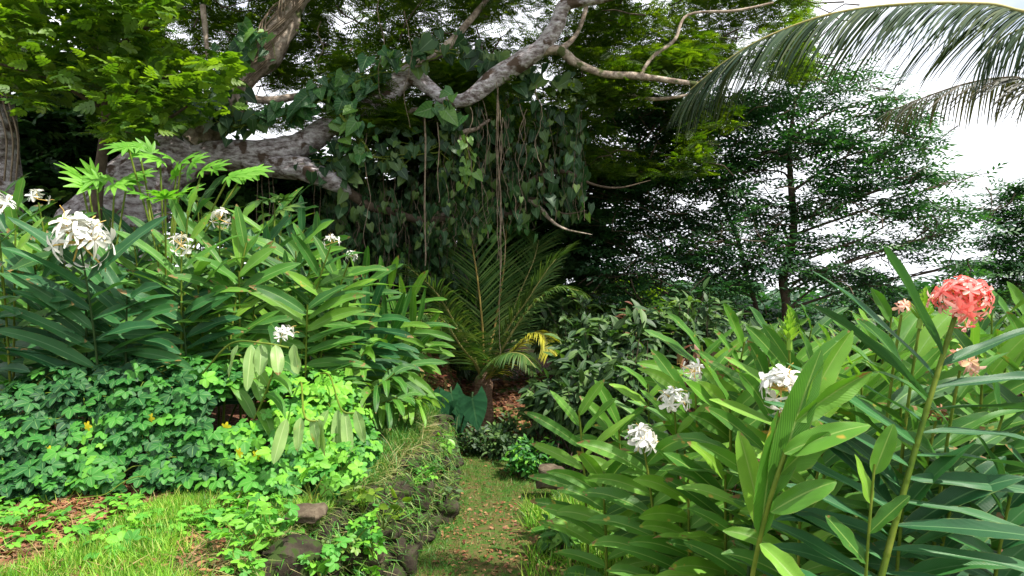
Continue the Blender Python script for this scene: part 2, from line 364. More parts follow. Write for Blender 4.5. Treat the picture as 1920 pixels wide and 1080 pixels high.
scatter_grass('grass', 'grass_dark', 26000, (-2.0, -.6, 3.7, 7.8), (.05, .12), 'long shaded grass on top of the terrace above the stone wall', lean=.7,
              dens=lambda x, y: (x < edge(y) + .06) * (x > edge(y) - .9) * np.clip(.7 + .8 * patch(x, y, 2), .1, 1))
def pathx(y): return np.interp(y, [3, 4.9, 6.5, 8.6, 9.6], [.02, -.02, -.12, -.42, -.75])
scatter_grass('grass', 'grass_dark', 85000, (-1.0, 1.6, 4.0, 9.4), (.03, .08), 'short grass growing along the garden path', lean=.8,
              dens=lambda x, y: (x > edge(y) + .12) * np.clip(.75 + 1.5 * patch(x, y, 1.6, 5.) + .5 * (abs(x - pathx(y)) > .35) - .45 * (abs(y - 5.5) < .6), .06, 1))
scatter_grass('grass', 'grass', 9000, (.1, 1.5, 3.6, 6.0), (.07, .22), 'fine grass at the foot of the right ginger bed', lean=.5,
              dens=lambda x, y: np.clip(.4 + 1.2 * patch(x, y, 2, 9.) + .4 * (x > .5), 0, 1))
# dry overhanging grass on the wall edge
n = 2400; y = rng.uniform(2.9, 6.8, n); x = edge(y) + rng.normal(size=n) * .08 + .04
mb = MB(); inst(mb, tmpl(lambda t: .02 * (1 - t) ** .7 + .002, 4, 2, 0, .6), np.column_stack([x, y, hgt(x, y) + .02]), np.column_stack([rng.normal(size=n) * .6 + .7, rng.normal(size=n) * .5 - .3, rng.normal(size=n) * .4 + .25]), rdir(n, 1, .4), rng.uniform(.08, .20, n))
tag(mb.build('dry_grass', M['dryg']), 'dry straw coloured grass hanging over the top of the stone wall', 'dry grass', kind='stuff')
n = 3000; y = rng.uniform(2.8, 7.2, n); q = rng.random(n) ** .6; x = edge(y) + .10 + .14 * (1 - q) + rng.normal(size=n) * .05
mb = MB(); inst(mb, tmpl(lambda t: .035 * (1 - t) ** .7 + .002, 4, 2, 0, .7), np.column_stack([x, y, -.4 + q * .6]), np.column_stack([rng.normal(size=n) * .4 + .5, rng.normal(size=n) * .5 - .4, rng.normal(size=n) * .5 + .3]), rdir(n, 1, .4), rng.uniform(.05, .12, n))
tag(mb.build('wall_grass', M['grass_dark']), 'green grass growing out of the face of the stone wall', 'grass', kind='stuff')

chip = tmpl(lambda t: .28 * sin(pi * min(max(t, .03), .97)) ** .7, 3, 3, .3, .15)
def litter(name, n, region, size, label, dens):
    P = []
    while len(P) < n:
        x = rng.uniform(region[0], region[1], 3000); y = rng.uniform(region[2], region[3], 3000); keep = dens(x, y) > rng.random(3000); P += list(zip(x[keep], y[keep]))
    P = np.array(P[:n]); mb = MB()
    inst(mb, chip, np.column_stack([P, hgt(P[:, 0], P[:, 1]) + .012 + rng.random(n) * .015]), rhor(n), rdir(n, 1, .35), rng.uniform(size[0], size[1], n))
    return tag(mb.build(name, M['litter']), label, 'fallen leaves', kind='stuff')
litter('leaf_litter', 1300, (-1.0, 1.2, 4.0, 9.6), (.014, .042), 'reddish brown fallen leaves scattered along the path', lambda x, y: (x > edge(y) + .15) * np.clip(.16 - .9 * patch(x, y, 1.6, 5.) + .5 * (abs(y - 5.4) < .7), .02, 1) * (abs(x - pathx(y)) < .55))
litter('leaf_litter', 7000, (-4, -1.0, 3.0, 4.6), (.02, .06), 'dry brown leaves on the bare ground at the far left foreground', lambda x, y: left(x, y) * np.clip(.3 + .5 * (x < -1.9) * (y > 3.2) - .9 * patch(x, y), .02, 1))
litter('leaf_litter', 4200, (-2.2, 1.5, 8.4, 12), (.05, .12), 'orange brown fallen leaves on the slope under the palm', lambda x, y: x * 0 + 1.)
n = 3600; P = np.column_stack([rng.uniform(-3.9, -1.1, n), rng.uniform(3.0, 4.4, n)])
P = P[(P[:, 0] < edge(P[:, 1]))]; n = len(P)
mb = MB(); inst(mb, tmpl(lambda t: .018 * (1 - t) ** .5 + .003, 3, 2, 0, .1), np.column_stack([P, hgt(P[:, 0], P[:, 1]) + .02]), rhor(n), rdir(n, 1, .3), rng.uniform(.06, .18, n))
tag(mb.build('dead_grass', M['straw']), 'matted dead grass lying on the left foreground', 'dead grass', kind='stuff')

# ------------------------------------------------------------------ ginger
def ginger_w(t, W):
    return W * (np.clip(t, .0, 1) ** .55) * (np.clip(1 - t, 0, 1) ** .62) * 1.62 + .004
def leaf_strip(mb, base, d, n, L_, W, droop, fold=.28, segs=10, wave=.16, r=None, roll=0.):
    d = nrm(d); n = nrm(n - d * np.dot(n, d)); w = np.cross(d, n)
    if roll: w = w * cos(roll) + n * sin(roll)
    p = np.array(base, float); cols = np.array([-1, -.5, 0, .5, 1]); V = []; U = []; ph = random.random() * 6; fr = random.uniform(9, 16)
    tw = random.uniform(-.8, .8)
    for k in range(segs + 1):
        t = k / segs; nn = np.cross(w, d); nn = nn if np.dot(nn, n) > 0 else -nn
        ww = w * cos(tw * t) + nn * sin(tw * t)
        W_ = ginger_w(t, W)
        for c in cols:
            lift = abs(c) * fold * W_ + (wave * W_ * sin(ph + fr * t + (2 if c > 0 else 0)) if abs(c) == 1 else 0)
            V.append(p + ww * c * W_ * .96 + nn * lift); U.append(((c + 1) / 2, t))
        d = nrm(d + np.array([0, 0, -1.]) * droop / segs * (.4 + 1.2 * t)); p = p + d * L_ / segs
    mb.add(np.array(V), grid_faces(segs + 1, 5), np.array(U), random.random() if r is None else r)

petal = tmpl(lambda t: .36 * max(t, .02) ** .8 * (1.02 - t) ** .25 + .02, 5, 5, .25, .25)
thinp = tmpl(lambda t: .10 * sin(pi * min(max(t, .05), .97)) ** .5 + .01, 4, 3, .2, .4)
def flower_head(parent, c, axis, rad, mat, n=11, stamens=True):
    axis = nrm(axis); mb = MB(); mg = MB(); ms = mg
    for i in range(n):
        dv = nrm(axis * .55 + nrm(rng.normal(size=3)) * 1.0); fc = c + dv * rad * random.uniform(.5, .9 if n < 40 else 1.15)
        a1 = nrm(np.cross(dv, [0.3, .2, 1])); a2 = np.cross(dv, a1); ph = random.random() * 6
        for k in range(3):
            a = ph + k * 2.1 + random.uniform(-.2, .2); d = nrm(a1 * cos(a) + a2 * sin(a) + dv * .35)
            inst(mb, petal, [fc], [d], [dv + rng.normal(size=3) * .35], rad * random.uniform(.42, .66) * (1 if n < 16 else .78 if n < 40 else .70))
        for k in range(3):
            a = ph + 1 + k * 2.1; d = nrm(a1 * cos(a) + a2 * sin(a) + dv * .1); inst(mb, thinp, [fc], [d], [dv], rad * .6)
        P = [c, c + dv * rad * .5, fc]; tube(mg, np.array(P), rad * .03, 4)
        if stamens and i % 3 == 0 and mat != M['pink']:
            q = nrm(dv + rng.normal(size=3) * .3 + np.array([0, 0, .4])); P = np.array([fc, fc + q * rad * .3, fc + q * rad * .5 + nrm(np.cross(q, a1)) * rad * .15]); tube(ms, smooth_path(P, 4), rad * .018, 4)
    f = mb.build('flower_head', mat, parent)
    g = mg.build('stamens', M['stamen'], f); g.location = (0, 0, 0)
    return f
bractT = tmpl(lambda t: .25 * sin(pi * min(max(t, .08), .96)) ** .7, 4, 3, .5, -.2)
def cone(parent, c, axis, L_, rad):
    axis = nrm(axis); mb = MB(); a1 = nrm(np.cross(axis, [.2, 1, .1])); a2 = np.cross(axis, a1); n = 34
    for i in range(n):
        t = i / n; a = i * 2.4; o = a1 * cos(a) + a2 * sin(a)
        inst(mb, bractT, [c + axis * L_ * t + o * rad * .15 * (1 - t)], [nrm(o * (1 - .7 * t) + axis * .75)], [-o + axis * .8], rad * (1.25 - .75 * t))
    tube(mb, np.array([c - axis * L_ * .3, c + axis * L_]), [rad * .25, rad * .1], 6)
    return mb.build('bud_cone', M['bract'], parent)

def ginger(p0, p1, az=(1, 0), nl=16, L_=.42, W=.05, mat='ginger', flower=None, fr=.075, fn=11, bud=None, droop=.5, start=.22, facing=.45,
           label='', group='', r=None, stemr=.011, erect=.9, one_side=None, arch=.35, stemmat='stem', top=.97):
    p0 = np.array(p0, float); p1 = np.array(p1, float)
    root = thing('ginger_plant', p0, label, 'ginger plant', group or None)
    h = p1 - p0; ctrl = p0 + np.array([h[0] * (.5 - arch), h[1] * (.5 - arch), h[2] * .55])
    ts = np.linspace(0, 1, 14)[:, None]; P = (1 - ts) ** 2 * p0 + 2 * ts * (1 - ts) * ctrl + ts ** 2 * p1
    T = nrm(np.gradient(P, axis=0)); ms = MB(); rr = np.linspace(stemr, stemr * .55, 14)
    tube(ms, P, rr, 7)
    for k in range(2, 13): tube(ms, np.array([P[k] - T[k] * .012, P[k] + T[k] * .004]), [rr[k] * 1.02, rr[k] * 1.16], 7)
    ms.build('stem', M[stemmat], root)
    mb = MB(); azv = nrm(np.array([az[0], az[1], 0.]))
    if (flower or bud) and top > .9: top = .89
    for i in range(nl):
        t = start + (top - start) * i / max(nl - 1, 1); k = t * 13; a = int(min(k, 12)); f = k - a
        p = P[a] * (1 - f) + P[a + 1] * f; tn = nrm(T[a] * (1 - f) + T[a + 1] * f)
        side = 1 if i % 2 else -1
        if one_side: side = one_side if random.random() < .8 else -one_side
        sv_ = azv * side + rng.normal(size=3) * .16; sv_ = nrm(sv_ - tn * np.dot(sv_, tn))
        th = erect + .25 * (1 - t) - .45 * max(0, t - .75) / .25 + random.uniform(-.15, .15)
        d = tn * cos(th) + sv_ * sin(th)
        nv = nrm(tn * .5 + np.array([0, 0, .5]) + np.array([0, -1., 0]) * facing * random.uniform(.5, 1.4) + rng.normal(size=3) * .18)
        ll = L_ * random.uniform(.82, 1.15) * (1 - .25 * max(0, t - .85) / .15) * (.75 + .25 * min(1, t / .4))
        leaf_strip(mb, p, d, nv, ll, W * random.uniform(.85, 1.15), droop * random.uniform(.6, 1.5), r=None if r is None else min(1, max(0, r + random.uniform(-.3, .3))))
    mb.build('foliage', M[mat], root)
    if flower: flower_head(root, p1 + T[-1] * .03, T[-1] + np.array([0, -.5, .2]), fr, M[flower], fn)
    if bud: cone(root, p1, T[-1], bud, bud * .42)
    return root

GL, GR = 'ginger plants of the left thicket', 'ginger plants of the right bed'
LM = {'left': [(-10, 'the left-edge flowers'), (150, 'the largest white cluster'), (345, 'the compact white cluster'), (465, 'the erect bright shoot'), (560, 'the bent flower stalk'), (650, 'the shoulder flowers')],
      'right': [(1210, 'the lowest white cluster'), (1290, 'the upright white flowers'), (1465, 'the big right-bed cluster'), (1620, 'the young four-leaved shoot'), (1725, 'the yellow-green bud cone'), (1810, 'the coral flower head'), (1900, 'the right photo edge')]}
TONE = {'ginger': 'mid green', 'ginger_blue': 'deep bluish green', 'ginger_bright': 'light green', 'ginger_pale': 'pale'}
used_labels = {}
def uniq(l):
    k = used_labels.get(l, 0); used_labels[l] = k + 1
    return l if k == 0 else l + [', farther one', ', third such', ', fourth such', ', fifth such', ', sixth such'][min(k, 5) - 1]
def fill_label(side, px, row, mat):
    a, b = min(LM[side], key=lambda q: abs(q[0] - px)); return uniq('%s ginger, %s row, %s %s' % (TONE[mat], row, 'just left of' if px < a - 12 else 'just right of' if px > a + 12 else 'in line with', b))
def gp(px, py, Y, bx=None, **k):         # ginger with its tip at a pixel and its base on the ground at offset bx
    if k.get('group', '') != GR and px < 900:       # the thicket grows behind and through the creeper
        Y2 = 4.55 + (Y - 3.3) * .72; q = min(Y2 / Y, 1.14); k['L_'] = k.get('L_', .42) * q; k['W'] = k.get('W', .05) * q; k['fr'] = k.get('fr', .075) * Y2 / Y; Y = Y2
    tip = at(px, py, Y); b = bx if bx is not None else (0, .1)
    if px < 900: b = (b[0], max(b[1], 4.9 - tip[1]))
    x, y = tip[0] + b[0], tip[1] + b[1]; return ginger((x, y, hz(x, y) - .02), tip, **k)

# --- left thicket, plants one can tell apart
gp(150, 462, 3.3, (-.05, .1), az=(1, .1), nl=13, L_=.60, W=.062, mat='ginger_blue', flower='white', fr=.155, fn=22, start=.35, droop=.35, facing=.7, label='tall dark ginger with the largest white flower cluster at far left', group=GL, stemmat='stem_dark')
gp(-6, 405, 3.4, (-.1, .2), az=(1, .3), nl=12, L_=.5, W=.06, mat='ginger', flower='white', fr=.10, label='ginger with white flowers cut by the left edge of the photo', group=GL)
gp(72, 380, 4.3, (.0, .3), az=(1, .3), nl=13, L_=.4, mat='ginger', flower='white', fr=.07, fn=7, label='ginger with small withering white flower above the large cluster at far left', group=GL)
gp(340, 468, 3.9, (-.05, .1), az=(1, .2), nl=14, L_=.46, W=.052, mat='ginger', flower='white', fr=.072, fn=9, start=.35, label='ginger with compact white flower cluster between big cluster and erect bright shoot', group=GL)
gp(412, 418, 4.5, (-.1, .2), az=(1, .3), nl=12, L_=.4, mat='ginger', flower='white', fr=.08, fn=9, label='ginger with white flower peeking from behind the erect bright shoot', group=GL)
gp(462, 455, 4.1, (-.2, .0), az=(1, .1), nl=15, L_=.40, W=.05, mat='ginger_bright', droop=.12, erect=.65, start=.3, facing=.9, label='erect bright green ginger shoot without flower rising from the middle of the left thicket', group=GL)
gp(352, 395, 4.3, (-.1, .1), az=(1, .2), nl=12, L_=.32, W=.045, mat='ginger_bright', droop=.1, erect=.6, facing=.9, label='narrow erect ginger shoot with bright upright leaves before the tree trunk', group=GL)
gp(30, 385, 3.8, (-.1, .1), az=(1, .2), nl=10, L_=.30, W=.05, mat='ginger_bright', droop=.1, erect=.5, facing=.9, label='short erect bright ginger shoot at the far left edge', group=GL)
gp(620, 462, 4.4, (-.4, .2), az=(1, .2), nl=14, L_=.42, mat='ginger', flower='white', fr=.06, fn=7, facing=.6, label='ginger with white flower near the right shoulder of the left thicket', group=GL)
gp(656, 488, 4.5, (-.4, .2), az=(1, .2), nl=14, L_=.42, mat='ginger_bright', flower='white', fr=.055, fn=7, facing=.6, label='pale leaved ginger with small flower just right of the shoulder of the left thicket', group=GL)
gp(528, 635, 3.35, (-.55, .2), az=(.8, -.6), nl=9, L_=.28, W=.05, mat='ginger', flower='white', fr=.06, fn=7, arch=-.3, droop=1.4, facing=1.1, start=.4, label='bent ginger with small white flower hanging over the creeper', group=GL)
# pale hanging leaves below that flower
def hanging_leaves(px, py, Y, n, spread, L_, mat, label, base):
    Y += -.25; p = at(px, py, Y); root = thing('ginger_shoot', p, label, 'ginger shoot', GL); ms = MB(); b = at(*base)
    tube(ms, smooth_path(np.array([b, (b + p) / 2 + [0, 0, .12], p + [0, 0, .03], p + [spread * .5, 0, .0]]), 6), .007, 6); ms.build('stem', M['stem'], root)
    mb = MB()
    for i in range(n):
        f = i / (n - 1) - .5 + random.uniform(-.12, .12); leaf_strip(mb, p + [f * spread, random.uniform(-.03, .03), .02], [f * .7 + random.uniform(-.15, .15), -.25, -1], [random.uniform(-.3, .5), -1, .3], L_ * random.uniform(.7, 1.2), .055, .35, r=random.random(), roll=random.uniform(-.5, .5))
    mb.build('foliage', M[mat], root)
hanging_leaves(492, 652, 4.4, 5, .34, .26, 'ginger_pale', 'row of pale hanging ginger leaves under the small white flower', (380, 700, 4.7))
hanging_leaves(572, 790, 4.5, 4, .22, .28, 'ginger_pale', 'pale drooping ginger leaves hanging in front of the creeper near its right end', (560, 720, 5))
hanging_leaves(640, 775, 4.9, 4, .2, .32, 'ginger_pale', 'long drooping ginger leaves at the right end of the creeper above the grass', (600, 700, 5.3))

# --- arching plants on the right flank of the left thicket
fl = [(600, 455, 5.0), (570, 430, 5.6), (640, 540, 4.9), (690, 520, 5.8), (735, 535, 6.0), (700, 590, 5.2), (775, 560, 6.2), (790, 600, 6.0), (640, 610, 4.8), (730, 640, 5.4),
      (805, 640, 6.2), (770, 680, 5.8), (560, 520, 4.7), (510, 500, 4.8), (590, 590, 4.7), (755, 600, 5.7)]
for i, (px, py, Y) in enumerate(fl):
    gp(px, py, Y, (-.62 - .012 * i, .25), az=(.95, -.3 + .1 * (i % 5)), nl=17, L_=.43, W=.046, mat=['ginger', 'ginger_blue', 'ginger_bright', 'ginger'][i % 4], droop=.5, start=.2, facing=.55 + .3 * (i % 2), arch=.05, erect=.8,
       label=uniq('%s arching ginger, %s of the right flank, %s' % (TONE[['ginger', 'ginger_blue', 'ginger_bright', 'ginger'][i % 4]], 'top' if py < 510 else 'upper part' if py < 565 else 'middle' if py < 620 else 'lower part', 'outer rim' if px > 720 else 'inner side')), group='arching ginger stalks towards the path')
for i, (px, py, Y) in enumerate([(800, 745, 5.7), (745, 745, 5.2), (690, 650, 4.8), (740, 700, 5.0), (650, 720, 4.8)]):
    gp(px, py, Y, (-1.0, .3), az=(.3, -1), nl=15, L_=.34, W=.042, mat='ginger_bright' if i % 2 == 0 else 'ginger', droop=1.3, start=.35, facing=.7, arch=-.25, erect=1.1,
       label=['outermost low ginger bending over the path corner with pale fanned leaves', 'low bending ginger just left of the outermost one', 'upper low-bending ginger with pale leaf fan beside the bent flower stalk', 'low bending ginger above the outermost fan of pale leaves', 'innermost low bending ginger right of the long drooping pale leaves'][i], group='low bending ginger stalks over the terrace grass')
# --- fill of the left thicket
for row, (Y, y0, lab) in enumerate([(3.7, 560, 'front'), (4.1, 515, 'second'), (4.8, 470, 'third'), (5.4, 430, 'fourth'), (6.3, 405, 'fifth'), (7.3, 390, 'back')]):
    for px in np.arange(-60, 620, 62 if row else 105):
        qx = px + random.uniform(-22, 22); py = y0 + random.uniform(-35, 45) + max(0, qx - 350) * (.12 if row else .2) - (25 if qx < 100 else 0) + (42 if 110 < qx < 345 and row > 2 else 0)
        if row == 0 and qx > 400: continue
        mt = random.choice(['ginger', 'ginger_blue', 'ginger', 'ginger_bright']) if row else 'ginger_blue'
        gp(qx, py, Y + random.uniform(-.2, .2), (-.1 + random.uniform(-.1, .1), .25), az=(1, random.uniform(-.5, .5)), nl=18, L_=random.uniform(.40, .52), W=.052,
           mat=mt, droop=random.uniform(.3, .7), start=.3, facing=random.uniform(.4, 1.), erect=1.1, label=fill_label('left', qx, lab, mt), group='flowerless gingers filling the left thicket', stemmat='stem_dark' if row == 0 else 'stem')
# --- right bed, plants one can tell apart
gp(1085, 770, 4.4, (.08, .1), az=(1, -.1), nl=12, L_=.42, W=.05, mat='ginger_bright', droop=.25, facing=.7, start=.25, label='leftmost ginger of the right bed, slender and flowerless beside the path', group=GR)
gp(1207, 838, 3.9, (.12, .1), az=(1, -.3), nl=12, L_=.44, W=.058, mat='ginger_bright', flower='white', fr=.11, fn=15, droop=.9, start=.2, facing=.8, label='ginger with the lowest white flower cluster in the right bed', group=GR)
gp(1264, 760, 3.95, (.1, .2), az=(1, .0), nl=15, L_=.42, W=.05, mat='ginger_bright', flower='white', fr=.10, fn=10, droop=.35, facing=.8, label='ginger with upright white flowers above and right of the lowest cluster', group=GR)
gp(1302, 705, 4.1, (.1, .2), az=(1, .2), nl=14, L_=.45, mat='ginger_bright', flower='white', fr=.08, fn=8, facing=.7, label='ginger with half hidden white flowers between its upright leaves, second row', group=GR)
gp(1462, 742, 3.2, (-.12, .2), az=(1, -.1), nl=13, L_=.42, W=.05, mat='ginger_bright', flower='white', fr=.125, fn=18, droop=.5, facing=.7, stemmat='stem_dark', top=.9, label='ginger with the largest white flower cluster of the right bed on a dark stem', group=GR)
gp(1480, 640, 3.4, (.05, .1), az=(1, .1), nl=15, L_=.44, W=.05, mat='ginger_bright', bud=.15, droop=.2, facing=.8, erect=.85, label='ginger topped by a green bud cone above the largest white cluster', group=GR)
gp(1795, 580, 2.7, (-.58, -.1), az=(1, .0), nl=27, L_=.60, W=.046, mat='ginger_blue', flower='pink', fr=.105, fn=42, droop=.25, start=.25, facing=.45, stemmat='stem', stemr=.017, erect=1.15, arch=.05, label='tall leaning ginger with coral red flower head at far right', group=GR)
gp(1726, 600, 2.95, (-.1, .1), az=(1, .2), nl=12, L_=.42, mat='ginger', bud=.13, facing=.5, label='ginger with yellow green bud cone just left of the coral flower', group=GR)
gp(1690, 590, 3.0, (-.1, .1), az=(1, .4), nl=10, L_=.38, mat='ginger', flower='pinkpale', fr=.05, fn=6, label='ginger with faded pale pink flowers beside the bud cone left of the coral flower', group=GR)
gp(1800, 695, 2.9, (-.1, .1), az=(1, .2), nl=12, L_=.45, mat='ginger', flower='pinkpale', fr=.08, fn=9, label='ginger with pale salmon flowers below the coral flower head', group=GR)
gp(1755, 790, 3.0, (-.1, .1), az=(1, .2), nl=10, L_=.42, mat='ginger', flower='litter', fr=.05, fn=6, label='ginger with withered brown flower below the salmon flowers', group=GR)
gp(1640, 870, 2.35, (-.07, .0), az=(1, -.2), nl=4, L_=.24, W=.042, mat='ginger_bright', droop=.1, start=.72, erect=.55, facing=1., stemr=.008, label='young bright ginger shoot with four leaves at the bottom right of centre', group=GR)
# the big curled shoot in front
def curled_shoot():
    b = at(1405, 1110, 2.5); pts = np.array([b, at(1425, 1010, 2.45), at(1455, 900, 2.4), at(1500, 790, 2.4), at(1570, 700, 2.45)])
    root = thing('ginger_shoot', b, 'large curled pale green ginger shoot in front, unrolling broad leaves to the right', 'ginger shoot', GR)
    P = smooth_path(pts, 6); ms = MB(); tube(ms, np.vstack([[b[0] - .03, b[1], -.55], P[:16]]), .009, 7); ms.build('stem', M['stem'], root)
    mb = MB()
    for i, (q, d, nv, ll, ww) in enumerate([(at(1425, 1010, 2.45), [.10, -.05, 1], [-.3, -1, .2], .50, .062), (at(1450, 930, 2.42), [.28, .0, 1], [-.5, -1, .2], .58, .075),
            (at(1445, 960, 2.4), [1, -.2, .75], [.2, -1, .5], .26, .055), (at(1462, 890, 2.4), [.7, -.2, .9], [.6, -1, -.2], .24, .06), (at(1470, 850, 2.38), [1, -.15, .55], [.3, -1, .6], .32, .06),
            (at(1492, 790, 2.4), [.9, 0, .75], [.5, -1, .1], .34, .062), (at(1510, 770, 2.42), [.55, .1, 1], [.2, -1, .2], .36, .055),
            (at(1425, 1020, 2.4), [.25, -.3, -.2], [.1, -.8, .7], .22, .045), (at(1432, 1000, 2.5), [-.18, .1, 1], [-.3, -1, .1], .40, .06)]):
        leaf_strip(mb, q, d, nv, ll, ww, .35, fold=.45, wave=.18, r=.3 + .08 * i)
    mb.build('foliage', M['ginger_bright'], root)
curled_shoot()
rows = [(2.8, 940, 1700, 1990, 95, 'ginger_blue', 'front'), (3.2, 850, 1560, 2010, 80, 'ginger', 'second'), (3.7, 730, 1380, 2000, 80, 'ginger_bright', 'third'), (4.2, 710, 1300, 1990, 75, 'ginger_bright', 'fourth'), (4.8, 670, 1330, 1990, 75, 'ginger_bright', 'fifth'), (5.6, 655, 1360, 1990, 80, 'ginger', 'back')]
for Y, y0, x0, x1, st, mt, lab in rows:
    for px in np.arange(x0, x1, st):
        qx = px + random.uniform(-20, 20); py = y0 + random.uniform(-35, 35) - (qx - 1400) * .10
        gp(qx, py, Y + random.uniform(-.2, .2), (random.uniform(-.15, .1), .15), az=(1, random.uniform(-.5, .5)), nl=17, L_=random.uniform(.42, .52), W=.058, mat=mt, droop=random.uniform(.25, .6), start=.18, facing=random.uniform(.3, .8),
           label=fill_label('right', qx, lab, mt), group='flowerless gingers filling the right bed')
for i, (px, py, Y, lab) in enumerate([(1160, 790, 4.6, 'flowerless ginger stalk between the leftmost ginger and the lowest white cluster'), (1215, 720, 4.9, 'upright flowerless ginger with long leaves left of the upright white flowers'), (1320, 820, 4.1, 'leafy ginger stalk right of the lowest white cluster'),
                                      (1380, 780, 3.9, 'leafy ginger stalk left of the dark flower stem'), (1290, 900, 3.7, 'low ginger stalk under the white clusters near the bottom'), (1360, 890, 3.5, 'low leafy ginger left of the curled shoot'), (1545, 880, 3.1, 'low ginger behind the young four-leaved shoot'), (1500, 960, 3.0, 'low ginger with arching leaves right behind the curled shoot'), (1130, 900, 4.2, 'small ginger low beside the path under the leftmost one')]):
    gp(px, py, Y, (.05, .15), az=(1, random.uniform(-.4, .2)), nl=15, L_=.42, W=.058, mat='ginger_bright', droop=.5, start=.1, facing=.8, label=lab, group=GR)

# ------------------------------------------------------------------ creeper mound with yellow flowers
def mound_h(x, y):
    y0 = 4.12 + .10 * np.sin(x * 2.3); s = sstep((y - y0) / .85)
    top = .62 + .10 * np.sin(x * 1.9 + .6) ; top = top * sstep((-1.08 - x) / .4)
    return hgt(x, y) + top * s
lf = tmpl(lambda t: .36 * sin(pi * min(max(t ** 1.25, .03), .95)) ** .7, 5, 3, .28, .18)
creepT = join_t([place_t(lf, (.06 * -sin(a), .06 * cos(a), 0), a, s) for a, s in ((0, .62), (1.0, .55), (-1.1, .52), (2.05, .40), (-2.0, .36))])
root = thing('creeper_vine', (-2.2, 4.5, .2), 'low mound of dark green five-fingered creeper with small yellow flowers', 'creeper')
n = 5600; x = rng.uniform(-4.4, -1.05, n); y = rng.uniform(4.0, 5.5, n); z = mound_h(x, y)
dh = (mound_h(x, y + .05) - z) / .05
keep = (z - hgt(x, y) > .015) & (np.array([mnoise.noise(Vector((a * 2.6, b * 2.6, 8.))) for a, b in zip(x, y)]) > -.32); x, y, z, dh = x[keep], y[keep], z[keep], dh[keep]; n = len(x)
off = rng.random(n) ** 2 * .14
nv = nrm(np.column_stack([rng.normal(size=n) * .3, -np.clip(dh, 0, 1.2) * .7 - .25 + rng.normal(size=n) * .25, np.full(n, 1.)]))
P = np.column_stack([x, y, z]) + nv * off[:, None] + np.array([0, 0, .03])
D = np.column_stack([rng.normal(size=n), -.6 + rng.normal(size=n) * .6, -.4 + rng.normal(size=n) * .3])
rr = np.clip(.12 + .28 * np.array([mnoise.noise(Vector((a * 1.6, b * 1.6, 3.))) for a, b in zip(x, y)]) * 2 + .42 * sstep((x + 3.0) / 1.5) + (off / .14) * .25 + rng.normal(size=n) * .18, 0, 1)  # left-to-right shading put into the leaf tone: dark left, bright right
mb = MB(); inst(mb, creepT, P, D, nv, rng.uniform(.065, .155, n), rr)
# trailing shoots to the grass and over the wall
for _ in range(46):
    sx = random.uniform(-3.4, -.95); sy = random.uniform(3.7, 4.3); x_, y_ = sx, sy; d = random.uniform(-2.4, -.7)
    pts = []
    for s in range(random.randint(5, 11)):
        pts.append((x_, y_, float(mound_h(x_, y_)) + .05 + .03 * sin(s))); x_ += .07 * cos(d); y_ += .07 * sin(d); d += random.uniform(-.4, .4)
    pts = np.array(pts); inst(mb, creepT, pts, rhor(len(pts)), rdir(len(pts), 1, .3), rng.uniform(.06, .11, len(pts)), rng.uniform(.6, 1, len(pts)))
mb.build('foliage', M['creeper'], root)
mb = MB()
for _ in range(60):
    x_, y_ = random.uniform(-4.3, -1.2), random.uniform(4.15, 4.9); d = random.uniform(0, 6.28); pts = []
    for s in range(7): pts.append((x_, y_, float(mound_h(x_, y_)) + .06 + random.uniform(-.03, .07))); x_ += .09 * cos(d); y_ += .06 * sin(d); d += random.uniform(-.5, .5)
    tube(mb, smooth_path(np.array(pts), 3), .0035, 4)
mb.build('stem', M['stem'], root)
pt = tmpl(lambda t: .32 * sin(pi * min(max(t, .08), .9)) ** .6, 3, 3, .1, .1); fl5 = join_t([place_t(pt, (0, 0, 0), a * 2 * pi / 5, 1) for a in range(5)])
for px, py in [(164, 799), (283, 784), (424, 800), (481, 853), (513, 857), (448, 849), (92, 845)]:
    for Y in np.arange(3.9, 6, .02):
        p = at(px, py, Y)
        if p[2] < mound_h(p[0], p[1]) + .12: break
    p = at(px, py, Y - .06); mb = MB(); inst(mb, fl5, [p], [[.3, -.2, 1]], [[random.uniform(-.3, .3), -1, .5]], .036, [.6]); mb.build('flower', M['yellow'], root)

# small weeds on the wall and seedlings
def weed(px, py, Y, n, s, label, mat='creeper', T=None, r=(.5, 1), name='weed', hgt_=.12, group='weeds on the terrace wall'):
    Y = Y * (.88 if px < 800 else .96); p = at(px, py, Y); root = thing(name, p - [0, 0, hgt_], label, 'weed', group); ms = MB(); mb = MB()
    for i in range(n):
        q = p + np.array([random.uniform(-1, 1) * s * 1.6, random.uniform(-.5, .5) * s, random.uniform(-.6, .8) * s]); b = p - [0, 0, hgt_]
        tube(ms, smooth_path(np.array([b, (b + q) / 2 + [0, -.01, .02], q]), 3), .0025, 4)
        K = 3; inst(mb, T or creepT, q + rng.normal(size=(K, 3)) * s * .35, rhor(K), rdir(K, 1, .5) + np.array([0, -.5, 0]), s * rng.uniform(.7, 1.2, K), rng.uniform(r[0], r[1], K))
    ms.build('stem', M['stem'], root); mb.build('foliage', M[mat], root); return root
oval = tmpl(lambda t: .24 * sin(pi * min(max(t, .04), .97)) ** .8, 4, 3, .3, .15)
